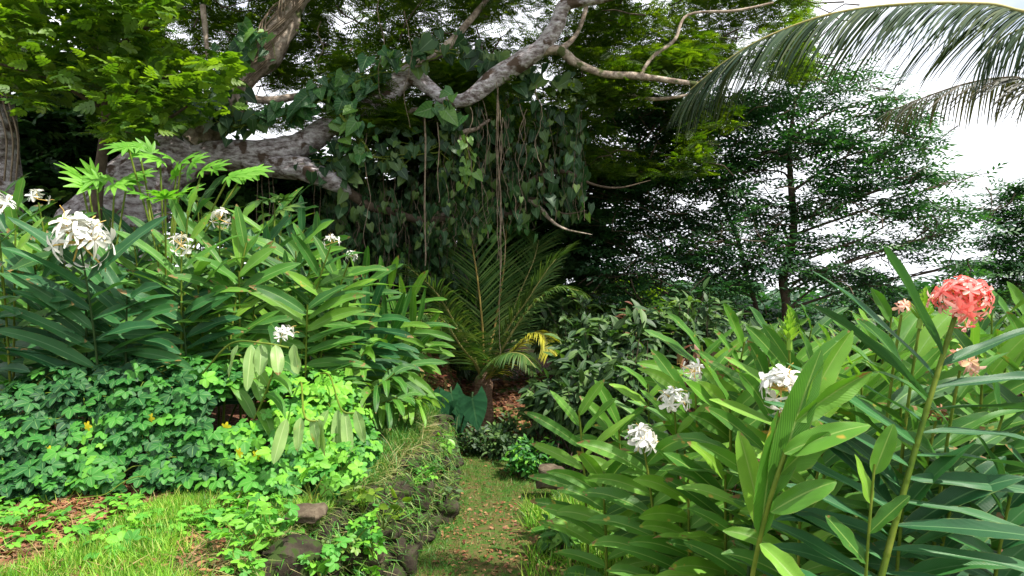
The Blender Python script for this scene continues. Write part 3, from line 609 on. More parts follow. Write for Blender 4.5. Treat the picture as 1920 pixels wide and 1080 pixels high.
wd = [(470, 1000, 3.75, 'pale yellow green seedling on the grass by the wall', 'lobed', oval), (640, 860, 4.7, 'trailing weed hanging below the pale drooping leaves', 'creeper', None), (655, 1000, 4.4, 'bright five-fingered weed low on the overgrown wall', 'creeper', None),
      (700, 1010, 4.5, 'yellow green trailing weed beside the pale stone', 'creeper', None), (605, 1055, 3.9, 'leafy weed at the very bottom left of the path', 'creeper', None), (585, 905, 4.4, 'leafy weed at the grass edge under the creeper', 'creeper', None),
      (720, 960, 4.8, 'small leaved weed in the middle of the wall face', 'bright', oval), (510, 980, 3.9, 'broad leaved weed next to the flat grey stone', 'creeper', None), (820, 830, 6.4, 'pale fern-like sprig at the top of the wall corner', 'lobed', oval),
      (830, 925, 6.0, 'pale green sprig at the foot of the wall by the path', 'shrub', oval), (450, 1050, 3.6, 'dark leaved weed left of the dark boulder', 'creeper', None), (680, 930, 4.7, 'yellow tipped weed above the wall face', 'bright', oval)]
for i in range(16):
    yy = 3.0 + i * .24; xx = float(edge(yy)) + random.uniform(.0, .25); zz = random.uniform(-.25, .2)
    wd.append((960 + xx / yy * FPX, 540 + (CAMZ - zz) / yy * FPX, yy / .88, None, random.choice(['creeper', 'shrub', 'creeper', 'grass_dark']), random.choice([None, oval])))
for px, py, Y, lab, mt, T in wd:
    if lab is None: weed(px, py, Y, 6, random.uniform(.05, .085), 'small leafy weed growing out of the dark stone wall', mt, T, group='small weeds in the joints of the stone wall'); continue
    weed(px, py, Y, random.randint(5, 8), .085, lab, mt, T)

# ------------------------------------------------------------------ palms
def frond(mb, mr, P, LL, n=60, width=.018, grav=.9, fwd=.8, up=.25, side=None, hangbias=0., segs=5, sides=(1, -1), rr=(.012, .003), skip=.06):
    P = smooth_path(P, 8); T = nrm(np.gradient(P, axis=0)); tube(mr, P, np.linspace(rr[0], rr[1], len(P)), 6)
    for i in range(n):
        t = .10 + .9 * (i + random.random() * .4) / n; k = min(t, .999) * (len(P) - 1); a = int(k); f = k - a; p = P[a] * (1 - f) + P[a + 1] * f; tn = T[a]
        sv_ = nrm(np.cross(tn, [0, 0, 1])) if side is None else nrm(np.asarray(side) - tn * np.dot(side, tn)); nn = nrm(np.cross(sv_, tn)); nn = nn if nn[2] > 0 else -nn
        for sg in sides:
            if random.random() < skip: continue
            ff = fwd + .9 * max(0, t - .6); d = nrm(sv_ * sg + tn * ff + nn * up - np.array([0, 0, hangbias]) + rng.normal(size=3) * .06)
            ll = LL * (.45 + .75 * sin(pi * min(1, .15 + .75 * t))) * random.uniform(.85, 1.1); q = p.copy(); V = []; U = []
            w = nrm(np.cross(d, nn) * 1.0 + nn * .3 + rng.normal(size=3) * .25)
            for s in range(segs + 1):
                tt = s / segs; W_ = width * (1 - tt) ** .6 * min(1, .5 + 3 * tt) + .0008
                V += [q - w * W_ * .5, q + w * W_ * .5]; U += [(0, tt), (1, tt)]; d = nrm(d + np.array([0, 0, -grav / segs * (.5 + tt)])); q = q + d * ll / segs
            mb.add(np.array(V), grid_faces(segs + 1, 2), np.array(U), random.random())

base = at(907, 735, 9.3)
root = thing('young_coconut_palm', (base[0], base[1], hz(base[0], base[1])), 'young coconut palm with upright dark fronds at the end of the path', 'palm tree')
mb = MB(); tube(mb, np.array([(base[0], base[1], hz(base[0], base[1]) - .1), base, base + [0, 0, .15], base + [0, 0, .3]]), [.17, .14, .13, .05], 12, 4, .3); mb.build('trunk', M['palm_trunk'], root)
bz = base + np.array([0, 0, .15])
FR = [  # frond tips as pixel paths, depth
    ([(905, 620, 9.2), (895, 520, 9.1), (880, 430, 9.1), (875, 385, 9.1)], .52, 'palm', .15, .9, 'rachis_orange'),
    ([(930, 600, 9.4), (945, 500, 9.6), (950, 420, 9.8), (955, 380, 9.9)], .5, 'palm', .2, .9, 'rachis_orange'),
    ([(880, 650, 9.0), (850, 600, 8.8), (815, 545, 8.6), (765, 500, 8.4)], .55, 'palm', .7, .7, 'rachis'),
    ([(890, 680, 8.9), (865, 650, 8.6), (830, 600, 8.3), (790, 590, 8.0), (760, 620, 7.9)], .50, 'palm', 1.3, .5, 'rachis'),
    ([(950, 620, 9.2), (990, 560, 9.1), (1030, 500, 9.0), (1060, 470, 9.0)], .5, 'palm', .5, .8, 'rachis'),
    ([(940, 640, 9.6), (970, 560, 9.9), (1000, 490, 10.1), (1010, 450, 10.2)], .5, 'palm', .4, .8, 'rachis'),
    ([(940, 690, 9.1), (970, 650, 9.0), (1000, 625, 8.9), (1020, 630, 8.8), (1030, 660, 8.7)], .30, 'palm_yellow', .9, .5, 'rachis'),
    ([(870, 640, 9.6), (840, 580, 10.0), (830, 520, 10.3), (835, 470, 10.5)], .5, 'palm', .4, .8, 'rachis'),
    ([(930, 690, 8.9), (950, 665, 8.7), (980, 665, 8.5), (1005, 690, 8.4)], .30, 'palm', 1.4, .5, 'rachis'),
    
    ([(950, 640, 9.0), (990, 580, 8.9), (1040, 540, 8.8), (1085, 545, 8.7)], .36, 'palm', .9, .6, 'rachis')]
for pts, LL, mt, gr, fw, rm in FR:
    mb = MB(); mr = MB(); frond(mb, mr, np.array([bz] + [at(*q) for q in pts]), LL * 1.1, 70, .028, gr, fw, .1, side=(1, -.35, 0) if gr < .45 else None, rr=(.022, .004))
    f = mb.build('frond', M[mt], root); r_ = mr.build('rachis', M[rm], f); r_.location = (0, 0, 0)
    if mt == 'palm_yellow': f['label'] = 'small yellow frond curving right'

root = thing('coconut_palm', (3.9, 2.6, hz(3.9, 2.6)), 'coconut palm outside the right edge whose fronds hang in from the top right', 'palm tree')
mb = MB(); tube(mb, np.array([(3.9, 2.6, hz(3.9, 2.6) - .1), (3.8, 2.7, 1.2), (3.55, 2.9, 2.9), (3.5, 3, 3.2)]), [.2, .16, .14, .10], 14, 8, .15); mb.build('trunk', M['palm_trunk'], root)
cr = np.array([3.5, 3.0, 3.12])
mb = MB(); mr = MB(); frond(mb, mr, np.array([cr, at(1980, 20, 3.3), at(1850, 8, 3.4), at(1700, 8, 3.5), at(1560, 26, 3.6), at(1440, 68, 3.7), at(1360, 115, 3.8), at(1292, 170, 3.9)]), .47, 190, .018, .8, .85, -.1, hangbias=.6, rr=(.014, .003), segs=6, skip=.1)
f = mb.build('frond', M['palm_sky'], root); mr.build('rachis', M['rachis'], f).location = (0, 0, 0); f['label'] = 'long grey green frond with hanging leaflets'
mb = MB(); mr = MB(); frond(mb, mr, np.array([cr, at(1990, 150, 3.8), at(1900, 145, 4.0), at(1820, 155, 4.2), at(1740, 180, 4.4), at(1660, 212, 4.6)]), .34, 70, .016, .9, .6, -.05, hangbias=.45, rr=(.012, .003))
f = mb.build('frond', M['palm_dry'], root); mr.build('rachis', M['root'], f).location = (0, 0, 0); f['label'] = 'dry brownish frond below the long one'
mb = MB(); mr = MB(); frond(mb, mr, np.array([cr, at(2080, 60, 3.5), at(2020, 30, 3.7), at(1900, 60, 3.9), at(1840, 110, 4.0)]), .42, 60, .019, 1.2, .4, -.1, hangbias=.7, rr=(.012, .003))
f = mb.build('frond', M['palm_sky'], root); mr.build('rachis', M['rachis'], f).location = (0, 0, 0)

# ------------------------------------------------------------------ big tree
def limb(px_list, parent, name, mat, sides=14, bump=.18, seed=0, sub=6):
    P = np.array([at(a, b, c) for a, b, c, r in px_list]); rad = [q[3] for q in px_list]; mb = MB()
    tube(mb, P, rad, sides, sub, bump, seed); return mb.build(name, M[mat], parent)
bt = at(190, 560, 8.6)
tree = thing('spreading_tree', (bt[0], bt[1], hz(bt[0], bt[1])), 'huge old spreading tree with pale patchy bark and long low limbs over the path', 'tree')
limb([(120, 720, 8.4, .85), (165, 560, 8.5, .74), (205, 450, 8.7, .62), (258, 365, 8.8, .50), (315, 300, 9.0, .40), (350, 276, 9.1, .33), (372, 258, 9.15, .20)], tree, 'trunk', 'bark', 28, .20, 1, 8)
limb([(310, 320, 8.9, .30), (380, 296, 9.0, .22), (450, 292, 9.0, .205), (520, 285, 9.0, .20), (575, 266, 9.0, .18), (615, 238, 9.0, .155), (665, 215, 9.0, .15), (715, 185, 9.0, .17), (752, 150, 9.0, .14), (775, 145, 9.0, .13), (800, 160, 8.95, .10), (835, 186, 8.9, .085), (875, 186, 8.85, .10), (920, 152, 8.8, .125), (965, 122, 8.7, .125), (1012, 92, 8.6, .115), (1042, 50, 8.5, .10), (1062, 8, 8.4, .09), (1120, -4, 8.3, .075), (1200, -20, 8.2, .05)], tree, 'limb', 'bark', 18, .20, 3)
limb([(470, 300, 9.0, .17), (520, 312, 8.9, .155), (570, 318, 8.8, .15), (612, 335, 8.7, .125), (640, 350, 8.8, .09), (655, 362, 8.95, .05)], tree, 'limb', 'bark', 16, .28, 5)
limb([(630, 345, 8.85, .08), (690, 385, 9.1, .065), (735, 398, 9.2, .06), (790, 412, 9.2, .05), (850, 408, 9.3, .045), (905, 393, 9.3, .04), (960, 405, 9.4, .035)], tree, 'limb', 'twig', 12, .28, 6)
limb([(360, 270, 9.1, .33), (420, 195, 9.2, .24), (450, 150, 9.3, .20), (500, 105, 9.4, .19), (532, 50, 9.5, .18), (555, 0, 9.6, .17), (600, -60, 9.7, .15)], tree, 'limb', 'bark_grey', 16, .3, 7)
limb([(1010, 95, 8.6, .07), (1050, 95, 8.6, .065), (1080, 118, 8.6, .06), (1130, 138, 8.6, .05), (1190, 142, 8.6, .05), (1250, 150, 8.6, .04), (1330, 160, 8.6, .03)], tree, 'limb', 'bark_grey', 10, .25, 9)
limb([(1045, 95, 8.6, .04), (1070, 78, 8.7, .035), (1088, 50, 8.8, .03), (1100, 10, 8.9, .03)], tree, 'branch', 'bark_grey', 8, .2, 11)
limb([(1200, 142, 8.6, .03), (1225, 105, 8.7, .025), (1265, 75, 8.8, .025), (1290, 28, 8.9, .02), (1380, 20, 9, .02), (1450, 5, 9, .015)], tree, 'branch', 'bark_grey', 8, .2, 12)
limb([(1110, 180, 9, .02), (1170, 178, 9, .025), (1230, 186, 9, .025), (1310, 175, 9, .015)], tree, 'branch', 'bark_grey', 8, .2, 13)
limb([(960, 400, 9.4, .04), (985, 355, 9.3, .045), (1010, 330, 9.3, .04), (1060, 322, 9.2, .03), (1110, 345, 9.2, .018), (1160, 352, 9.2, .013), (1220, 338, 9.3, .004)], tree, 'branch', 'twig', 8, .25, 14)
limb([(980, 365, 9.3, .03), (1010, 388, 9.2, .035), (1035, 415, 9.1, .022), (1062, 430, 9, .014), (1110, 440, 9, .004)], tree, 'branch', 'bark_grey', 8, .25, 15)
limb([(975, 372, 9.3, .03), (1010, 375, 9.2, .025), (1055, 400, 9.1, .012), (1100, 395, 9.1, .004)], tree, 'branch', 'twig', 8, .25, 16)
limb([(830, 400, 9.4, .06), (835, 440, 9.5, .05), (845, 480, 9.6, .04), (850, 520, 9.7, .03)], tree, 'branch', 'bark_grey', 8, .25, 17)
limb([(856, 285, 9, .025), (868, 250, 9, .035), (890, 243, 9, .03), (918, 225, 9.1, .02)], tree, 'branch', 'bark_grey', 8, .25, 18)
limb([(440, 180, 9.3, .07), (500, 188, 9.4, .06), (560, 180, 9.5, .05), (605, 165, 9.6, .045), (630, 140, 9.7, .03), (660, 90, 9.8, .02)], tree, 'branch', 'bark_grey', 8, .25, 19)
limb([(690, 215, 9.2, .05), (735, 220, 9.4, .04), (780, 205, 9.6, .03), (840, 200, 9.8, .015)], tree, 'branch', 'bark_grey', 8, .25, 20)
limb([(740, 150, 9.1, .08), (790, 110, 9.3, .08), (830, 95, 9.5, .07), (880, 40, 9.8, .05), (920, -10, 10, .04)], tree, 'branch', 'bark_grey', 8, .25, 21)
limb([(390, 110, 9, .03), (385, 60, 9, .035), (380, 10, 9, .04)], tree, 'branch', 'bark_grey', 8, .25, 22)
# loose vine stems twining round the upper limb and trunk
mb = MB()
for s in range(16):
    P = []
    for i in range(26):
        t = i / 25; c = at(np.interp(t, [0, .35, .6, 1], [330, 400, 480, 560]), np.interp(t, [0, .35, .6, 1], [320, 230, 120, -10]), 9.15 + .4 * t); a = t * 7 + s * 1.3; rr_ = np.interp(t, [0, .3, 1], [.44, .30, .20])
        P.append(c + np.array([cos(a) * rr_ * .8, -abs(sin(a)) * rr_ - .02, sin(a) * rr_ * .5]))
    tube(mb, smooth_path(np.array(P), 2), .010, 5)
o = mb.build('twining_stems', M['root']); tag(o, 'tangle of thin woody vine stems twining round the upper left limb', 'vine')

# crowns ------------------------------------------------------------
diamond = tmpl(lambda t: .22 * sin(pi * min(max(t, .03), .97)) ** .8, 2, 2, 0, .15)
d1 = (np.array([[0, 0, 0], [.17, .45, .03], [0, 1, -.06], [-.17, .45, .03]]), np.array([[0, 1, 2, 3]]), np.array([[.5, 0], [.9, .5], [.5, 1], [.1, .5]]))
def pinnate(n, ll, ang=1.0, droop=.2):
    Ls = []
    for i in range(n):
        y = .1 + .85 * i / (n - 1); s = ll * (.6 + .5 * sin(pi * (i + .5) / n))
        for sg in (1, -1): Ls.append(place_t(d1, (0, y, -droop * y * y), -sg * ang, s))
    Ls.append(place_t(d1, (0, .95, -droop), 0, ll)); return join_t(Ls)
pinT = pinnate(7, .30); pinT_s = pinnate(5, .36)
twigT = join_t([place_t(d1, (0, .12 + .13 * i, 0), (-1) ** i * (.9 - .08 * i), .34, random.uniform(-.3, .3)) for i in range(7)])
broadT = join_t([place_t(tmpl(lambda t: .27 * sin(pi * min(max(t, .05), .97)) ** .7, 3, 3, .3, .2), (0, .08 + .12 * i, 0), (-1) ** i * (1.0 - .1 * i), .42, random.uniform(-.2, .2)) for i in range(7)])

HOLES = [(480, 165, 34, 22), (575, 185, 55, 26), (650, 45, 30, 16), (745, 100, 18, 14), (925, 55, 26, 18), (1180, 225, 45, 26), (1210, 250, 40, 20), (1165, 95, 18, 14), (450, 8, 30, 14), (560, 110, 26, 14), (1040, 150, 20, 16), (680, 135, 25, 16),
         (1230, 220, 30, 20), (1000, 20, 15, 12), (330, 60, 26, 20), (90, 28, 34, 14)]
def crown_pts(n, box, depth, freq, thr, holes=(), shape=None):
    out = []
    while len(out) < n:
        px = rng.uniform(box[0], box[2], 3000); py = rng.uniform(box[1], box[3], 3000); Y = rng.uniform(depth[0], depth[1], 3000)
        for a, b, c in zip(px, py, Y):
            if any(((a - h[0]) / h[2]) ** 2 + ((b - h[1]) / h[3]) ** 2 < 1 for h in holes): continue
            p = at(a, b, c); q = Vector(p * freq); v = mnoise.noise(q) + .5 * mnoise.noise(q * 2.3)
            if v < thr: continue
            if shape and not shape(a, b): continue
            out.append(p)
            if len(out) >= n: break
    return np.array(out)
def crown(parent, P, T, size, mat, name='crown', flat=.45, r=None):
    n = len(P); mb = MB(); inst(mb, T, P, rhor(n), rdir(n, 1., flat), rng.uniform(size[0], size[1], n), r); return mb.build(name, M[mat], parent)
def twigs(parent, P, k, L_, mat='twig', name='twigs'):
    mb = MB()
    for p in P[rng.choice(len(P), min(k, len(P)), False)]:
        d = nrm(np.array([random.uniform(-1, 1), random.uniform(-1, 1), random.uniform(-.2, .5)])); q = [p]
        for s in range(4): d = nrm(d + rng.normal(size=3) * .35); q.append(q[-1] + d * L_ / 4)
        tube(mb, np.array(q), np.linspace(.004, .012, 5), 4)
    return mb.build(name, M[mat], parent)

P1 = crown_pts(36000, (240, -130, 1520, 330), (9.6, 13), 1.05, .03, HOLES, lambda a, b: b < 240 + (0 if a < 1380 else -90) or (850 < a < 1330 and b < 330))
crown(tree, P1, pinT, (.15, .27), 'canopy'); twigs(tree, P1, 500, .9)
P2 = crown_pts(4200, (620, 90, 1330, 240), (8.7, 9.6), 1.1, .2, HOLES); crown(tree, P2, pinT, (.14, .24), 'canopy', 'foliage')
# unseen extra canopy over and beyond the frame (top), added for its shade
mb = MB(); n = 2600; P = np.column_stack([rng.uniform(-9, 3.2, n), rng.uniform(5.5, 11.5, n), rng.uniform(7.4, 8.8, n)])
P = P[np.array([mnoise.noise(Vector(p * .5)) > -.22 for p in P])]; inst(mb, pinT, P, rhor(len(P)), rdir(len(P), 1, .4), rng.uniform(.45, .8, len(P))); mb.build('crown', M['canopy'], tree)

# left-edge trunk
t2 = thing('old_tree', at(5, 560, 7.4), 'trunk cut by the left edge of the photo with pale bark and vine stems', 'tree')
limb([(-10, 620, 7.4, .24), (-2, 420, 7.4, .22), (0, 300, 7.4, .20), (-8, 200, 7.4, .18), (-30, 120, 7.4, .16)], t2, 'trunk', 'bark', 14, .25, 31)
for s in (8, 20, 30): limb([(s, 340, 7.15, .010), (s + 4, 260, 7.15, .010), (s - 14, 190, 7.2, .010), (s - 30, 120, 7.2, .01)], t2, 'vine_stem', 'root', 5, .1, s)
P = crown_pts(1200, (-250, -200, 60, 160), (6.8, 8.2), .9, -.1); crown(t2, P, broadT, (.18, .3), 'bright')

# bright leafy tree upper left
roundl = tmpl(lambda t: .32 * sin(pi * min(max(t ** .8, .05), .96)) ** .6, 3, 3, .2, .2)
lobT = join_t([place_t(roundl, (0, .2 + .2 * i, 0), sg * (1.0 - .1 * i), .42 - .03 * i) for i in range(3) for sg in (1, -1)] + [place_t(roundl, (0, .72, 0), 0, .45)])
t3 = thing('bright_leafed_tree', (at(170, 500, 7.0)[0], 7.0, hz(at(170, 500, 7)[0], 7.)), 'young tree with sunlit bright green lobed leaves at the upper left', 'tree')
limb([(175, 700, 7.0, .07), (180, 400, 7.0, .06), (200, 200, 6.9, .05), (170, 60, 6.8, .03), (150, -40, 6.8, .02)], t3, 'trunk', 'twig', 8, .2, 33)
for i, pth in enumerate([[(200, 220, 6.9, .03), (290, 150, 6.6, .02), (400, 140, 6.4, .012)], [(185, 200, 6.9, .03), (100, 150, 6.6, .02), (0, 120, 6.3, .012)], [(180, 120, 6.9, .03), (260, 60, 6.5, .02), (330, 30, 6.3, .01)], [(200, 260, 6.9, .03), (300, 230, 6.7, .02), (350, 200, 6.5, .012)]]): limb(pth, t3, 'branch', 'twig', 6, .2, 40 + i)
shp = lambda a, b: (b < 190 + 20 * sin(a * .03) and a < 310) or (a < 440 and 100 < b < 250 - (a - 300) * .2 and a > 180) or (a < 330 and b < 60)
P = crown_pts(3400, (-120, -90, 440, 260), (5.8, 8.0), 1.5, -.04, HOLES[-2:], shp); crown(t3, P, lobT, (.11, .21), 'bright', flat=.5)

# lobed-leaf shoots in front of the trunk
lobe = tmpl(lambda t: .15 * sin(pi * min(max(t ** .7, .06), .97)) ** .8, 4, 3, .25, .15)
palmT = join_t([place_t(lobe, (0, .05 * math.cos(a), 0), a, s) for a, s in ((0, 1.), (.55, .92), (-.55, .92), (1.15, .75), (-1.15, .75), (1.8, .5), (-1.8, .5))])
for i, (px, py, Y, pts, lab) in enumerate([(300, 330, 5.6, [(240, 275), (262, 288), (300, 300), (340, 305), (380, 318), (430, 330), (460, 322), (330, 330)], 'bright lobed-leaf shoot spreading in front of the pale trunk'),
                                           (190, 345, 5.4, [(150, 332), (180, 335), (215, 345), (240, 330), (165, 350)], 'smaller lobed-leaf shoot at the left foot of the pale trunk'),
                                           (300, 375, 5.2, [(275, 368), (310, 372), (335, 365)], 'single lobed-leaf sprig low in front of the trunk beside the erect shoot'),
                                           (505, 385, 5.8, [(490, 375), (515, 380), (530, 392)], 'darker lobed-leaf sprig behind the erect bright ginger'),
                                           (790, 670, 6.8, [(770, 660), (800, 655), (815, 680), (790, 690), (760, 690)], 'dark lobed-leaf sprig at the right flank of the left thicket')]):
    p = at(px, py, Y); root = thing('lobed_leaf_shrub', (p[0], Y + .2, hz(p[0], Y)), lab, 'shrub', 'lobed-leaf shoots'); ms = MB(); mb = MB(); b = np.array([p[0], Y + .2, hz(p[0], Y)])
    for a, c in pts:
        q = at(a, c, Y + random.uniform(-.2, .2)); tube(ms, smooth_path(np.array([b, [p[0], Y + .1, (b[2] + q[2]) / 2], q]), 4), .008, 5)
        dx = nrm(np.array([(a - px) / 60 + random.uniform(-.4, .4), -.55, .05 + random.uniform(-.45, .4)]))
        inst(mb, palmT, [q, q + [.05, .1, .03]], [dx, dx + [.3, .2, .1]], [[random.uniform(-.3, .3), -.9, 1], [random.uniform(-.3, .3), -1., .8]], [.20, .16], [random.random(), random.random()])
    ms.build('stem', M['stem'], root); mb.build('foliage', M['lobed' if i < 3 else 'shrub'], root)

# ------------------------------------------------------------------ climbing vines with heart leaves
heartT = tmpl(lambda t: (.30 + .9 * t - 2.6 * t * t * .5) * (1 - t ** 2.5) if t < .2 else .46 * (1 - ((t - .2) / .8) ** 1.25) + .003, 7, 5, .18, .14, back=.16)
def vine_on(path, n, spread, size, label, mat='heart', hang=0, name='climbing_vine', yo=-.15, r=None):
    P = smooth_path(np.array([at(*q) for q in path]), 8); root = thing(name, P[0], label, 'climbing vine', 'heart-leaved vines on the big tree'); ms = MB(); mb = MB()
    for s in range(3): tube(ms, P + np.array([0, yo * .9, 0]) + np.cumsum(rng.normal(size=P.shape) * .012, axis=0), .009, 5)
    k = rng.integers(0, len(P), n); off = rng.normal(size=(n, 3)) * np.array([spread, spread * .6, spread]); Q = P[k] + off + np.array([0, yo, 0])
    D = np.column_stack([rng.normal(size=n) * .5, -.25 + rng.normal(size=n) * .35, np.full(n, -1.) + rng.random(n) * .6]); N = np.column_stack([rng.normal(size=n) * .65, np.full(n, -1.), .35 + rng.normal(size=n) * .35])
    Q[:, 2] += .04; inst(mb, heartT, Q, D, N, rng.uniform(size[0] * .5, size[1] * 1.05, n), r)
    for i in range(0, n): tube(ms, np.array([P[k[i]] + [0, yo * .6, 0], (P[k[i]] + Q[i]) / 2 + [0, -.02, .05], Q[i]]), .0035, 3)
    ms.build('stem', M['stem'], root); mb.build('foliage', M[mat], root); return root
def curtain(box, depth, n, size, label, mat='heart_deep', ln=(.5, 1.8), cl=12, name='hanging_vine', grp='leafy vine curtains'):
    root = thing(name, at((box[0] + box[2]) / 2, box[1], depth[0]), label, 'hanging vine', grp); ms = MB(); mb = MB()
    for i in range(n):
        px = random.uniform(box[0], box[2]); py = random.uniform(box[1], box[1] + (box[3] - box[1]) * .75); p = at(px, py, random.uniform(*depth)); l = random.uniform(*ln); q = [p]
        l = min(l, (box[3] - py) / FPX * depth[0] + .1); m_ = 7
        for s in range(m_): q.append(q[-1] + np.array([random.uniform(-.05, .05), random.uniform(-.04, .04), -l / m_]))
        q = np.array(q); tube(ms, q, .0035, 3); kk = max(3, int(l * cl)); idx = rng.random(kk) * (len(q) - 1); a = idx.astype(int); Q = q[a] + (q[np.minimum(a + 1, m_)] - q[a]) * (idx - a)[:, None] + rng.normal(size=(kk, 3)) * .05
        D = np.column_stack([rng.normal(size=kk) * .4, rng.normal(size=kk) * .3, np.full(kk, -1.)]); N = np.column_stack([rng.normal(size=kk) * .9, np.full(kk, -1.) + rng.random(kk) * .7, .35 + rng.normal(size=kk) * .5]); inst(mb, heartT, Q, D, N, rng.uniform(size[0] * .6, size[1], kk))
    ms.build('stem', M['root'], root); mb.build('foliage', M[mat], root)
vine_on([(500, 225, 8.9), (560, 215, 8.9), (610, 190, 8.8), (660, 165, 8.8), (710, 140, 8.8), (745, 120, 8.8)], 95, .10, (.16, .27), 'row of broad heart-shaped leaves along the top of the main limb', r=None)
vine_on([(640, 215, 8.7), (665, 250, 8.7), (690, 290, 8.7)], 34, .12, (.16, .25), 'bright heart leaves drooping below the bend of the main limb')
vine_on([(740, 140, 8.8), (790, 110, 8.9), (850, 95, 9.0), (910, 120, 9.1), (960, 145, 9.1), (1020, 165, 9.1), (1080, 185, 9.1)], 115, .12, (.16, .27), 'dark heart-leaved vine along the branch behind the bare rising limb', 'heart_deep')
vine_on([(430, 120, 9.1), (470, 85, 9.1), (510, 75, 9.1)], 30, .13, (.2, .3), 'heart leaves growing on the upper left limb')
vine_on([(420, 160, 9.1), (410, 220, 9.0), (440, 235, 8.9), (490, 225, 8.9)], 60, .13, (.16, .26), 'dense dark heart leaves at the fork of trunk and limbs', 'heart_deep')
vine_on([(835, 195, 8.7), (845, 215, 8.7)], 9, .12, (.22, .28), 'few pale heart leaves hanging from the dip of the main limb')
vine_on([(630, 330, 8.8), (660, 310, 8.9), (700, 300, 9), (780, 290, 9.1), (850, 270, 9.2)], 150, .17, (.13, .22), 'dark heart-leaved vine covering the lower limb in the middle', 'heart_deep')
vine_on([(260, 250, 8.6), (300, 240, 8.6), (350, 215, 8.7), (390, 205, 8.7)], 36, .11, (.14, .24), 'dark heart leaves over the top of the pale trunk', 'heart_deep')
vine_on([(870, 260, 8.8), (880, 310, 8.8), (870, 350, 8.8)], 20, .08, (.11, .17), 'slender vine with yellow green heart leaves in the middle of the curtain', 'heart', r=.95)
curtain((840, 160, 1090, 400), (8.9, 9.8), 92, (.09, .19), 'wide leafy vine curtain hanging below the right part of the main limb')
curtain((640, 335, 900, 450), (8.85, 9.15), 40, (.10, .16), 'leafy strands draped in front of the dark lower limb', ln=(.3, .9), cl=12)
curtain((600, 290, 880, 520), (9.4, 10.4), 110, (.11, .18), 'leafy vine curtain hanging below the lower limb', ln=(.5, 2.))
curtain((640, 400, 800, 620), (9.0, 9.6), 18, (.10, .16), 'sparse leafy strands hanging above the right flank of the left thicket', 'heart', cl=5)
curtain((880, 330, 1000, 420), (9.0, 9.3), 16, (.09, .15), 'short leafy tuft at the lower end of the root bundle', 'heart', cl=8)
# bare aerial roots
def root_str(px, y0, y1, Y, rad, lab, wob=.02, grp='bare aerial roots', px2=None, n=8):
    P = []; m_ = 14
    for s in range(m_ + 1):
        t = s / m_; P.append(at((px if px2 is None else px + (px2 - px) * t), y0 + (y1 - y0) * t, Y) + np.array([sin(t * 9 + px) * wob + random.uniform(-.4, .4) * wob, random.uniform(-.5, .5) * wob, 0]))
    mb = MB(); tube(mb, smooth_path(np.array(P), 3), np.linspace(rad, rad * .7, m_ * 3 + 1), 5); return tag(mb.build('aerial_root', M['root']), lab, 'aerial root', grp)
root_str(797, 200, 498, 8.6, .014, 'straight pale aerial root hanging left of the palm, the thickest single one', .006)
root_str(822, 230, 380, 8.6, .008, 'thin straight aerial root right of the thickest single one', .012)
for i in range(6): root_str(936 + i * 1.6 - 6, 150 + i * 14, 560 + random.uniform(-90, 130), 8.7, .0055, 'pale aerial root in the long central bundle before the palm', .022, 'central bundle of aerial roots', 938 + random.uniform(-7, 7))
for i in range(9): root_str(random.uniform(895, 985), random.uniform(150, 230), random.uniform(330, 460), 8.8 + random.random() * .4, .006, 'thin aerial root in the curtain under the rising limb', .05, 'thin aerial roots under the rising limb')
for i in range(10): root_str(random.uniform(700, 900), random.uniform(290, 420), random.uniform(480, 640), 9.3 + random.random() * .6, .007, 'thin aerial root hanging under the lower limb', .03, 'thin aerial roots under the lower limb')
for i, px in enumerate([482, 492, 505, 512, 590, 600]): root_str(px, 300, 430, 9.1, .007, 'thin aerial root hanging under the thick left part of the main limb', .01, 'aerial roots under the left part of the limb')
for px, a, b in [(688, 250, 470), (765, 20, 240), (714, 0, 190), (600, 40, 130), (880, 200, 330), (1010, 160, 320)]: root_str(px, a, b, 8.6, .006, 'wavy thin aerial root dangling before the open canopy', .04, 'wavy dangling roots before the canopy')

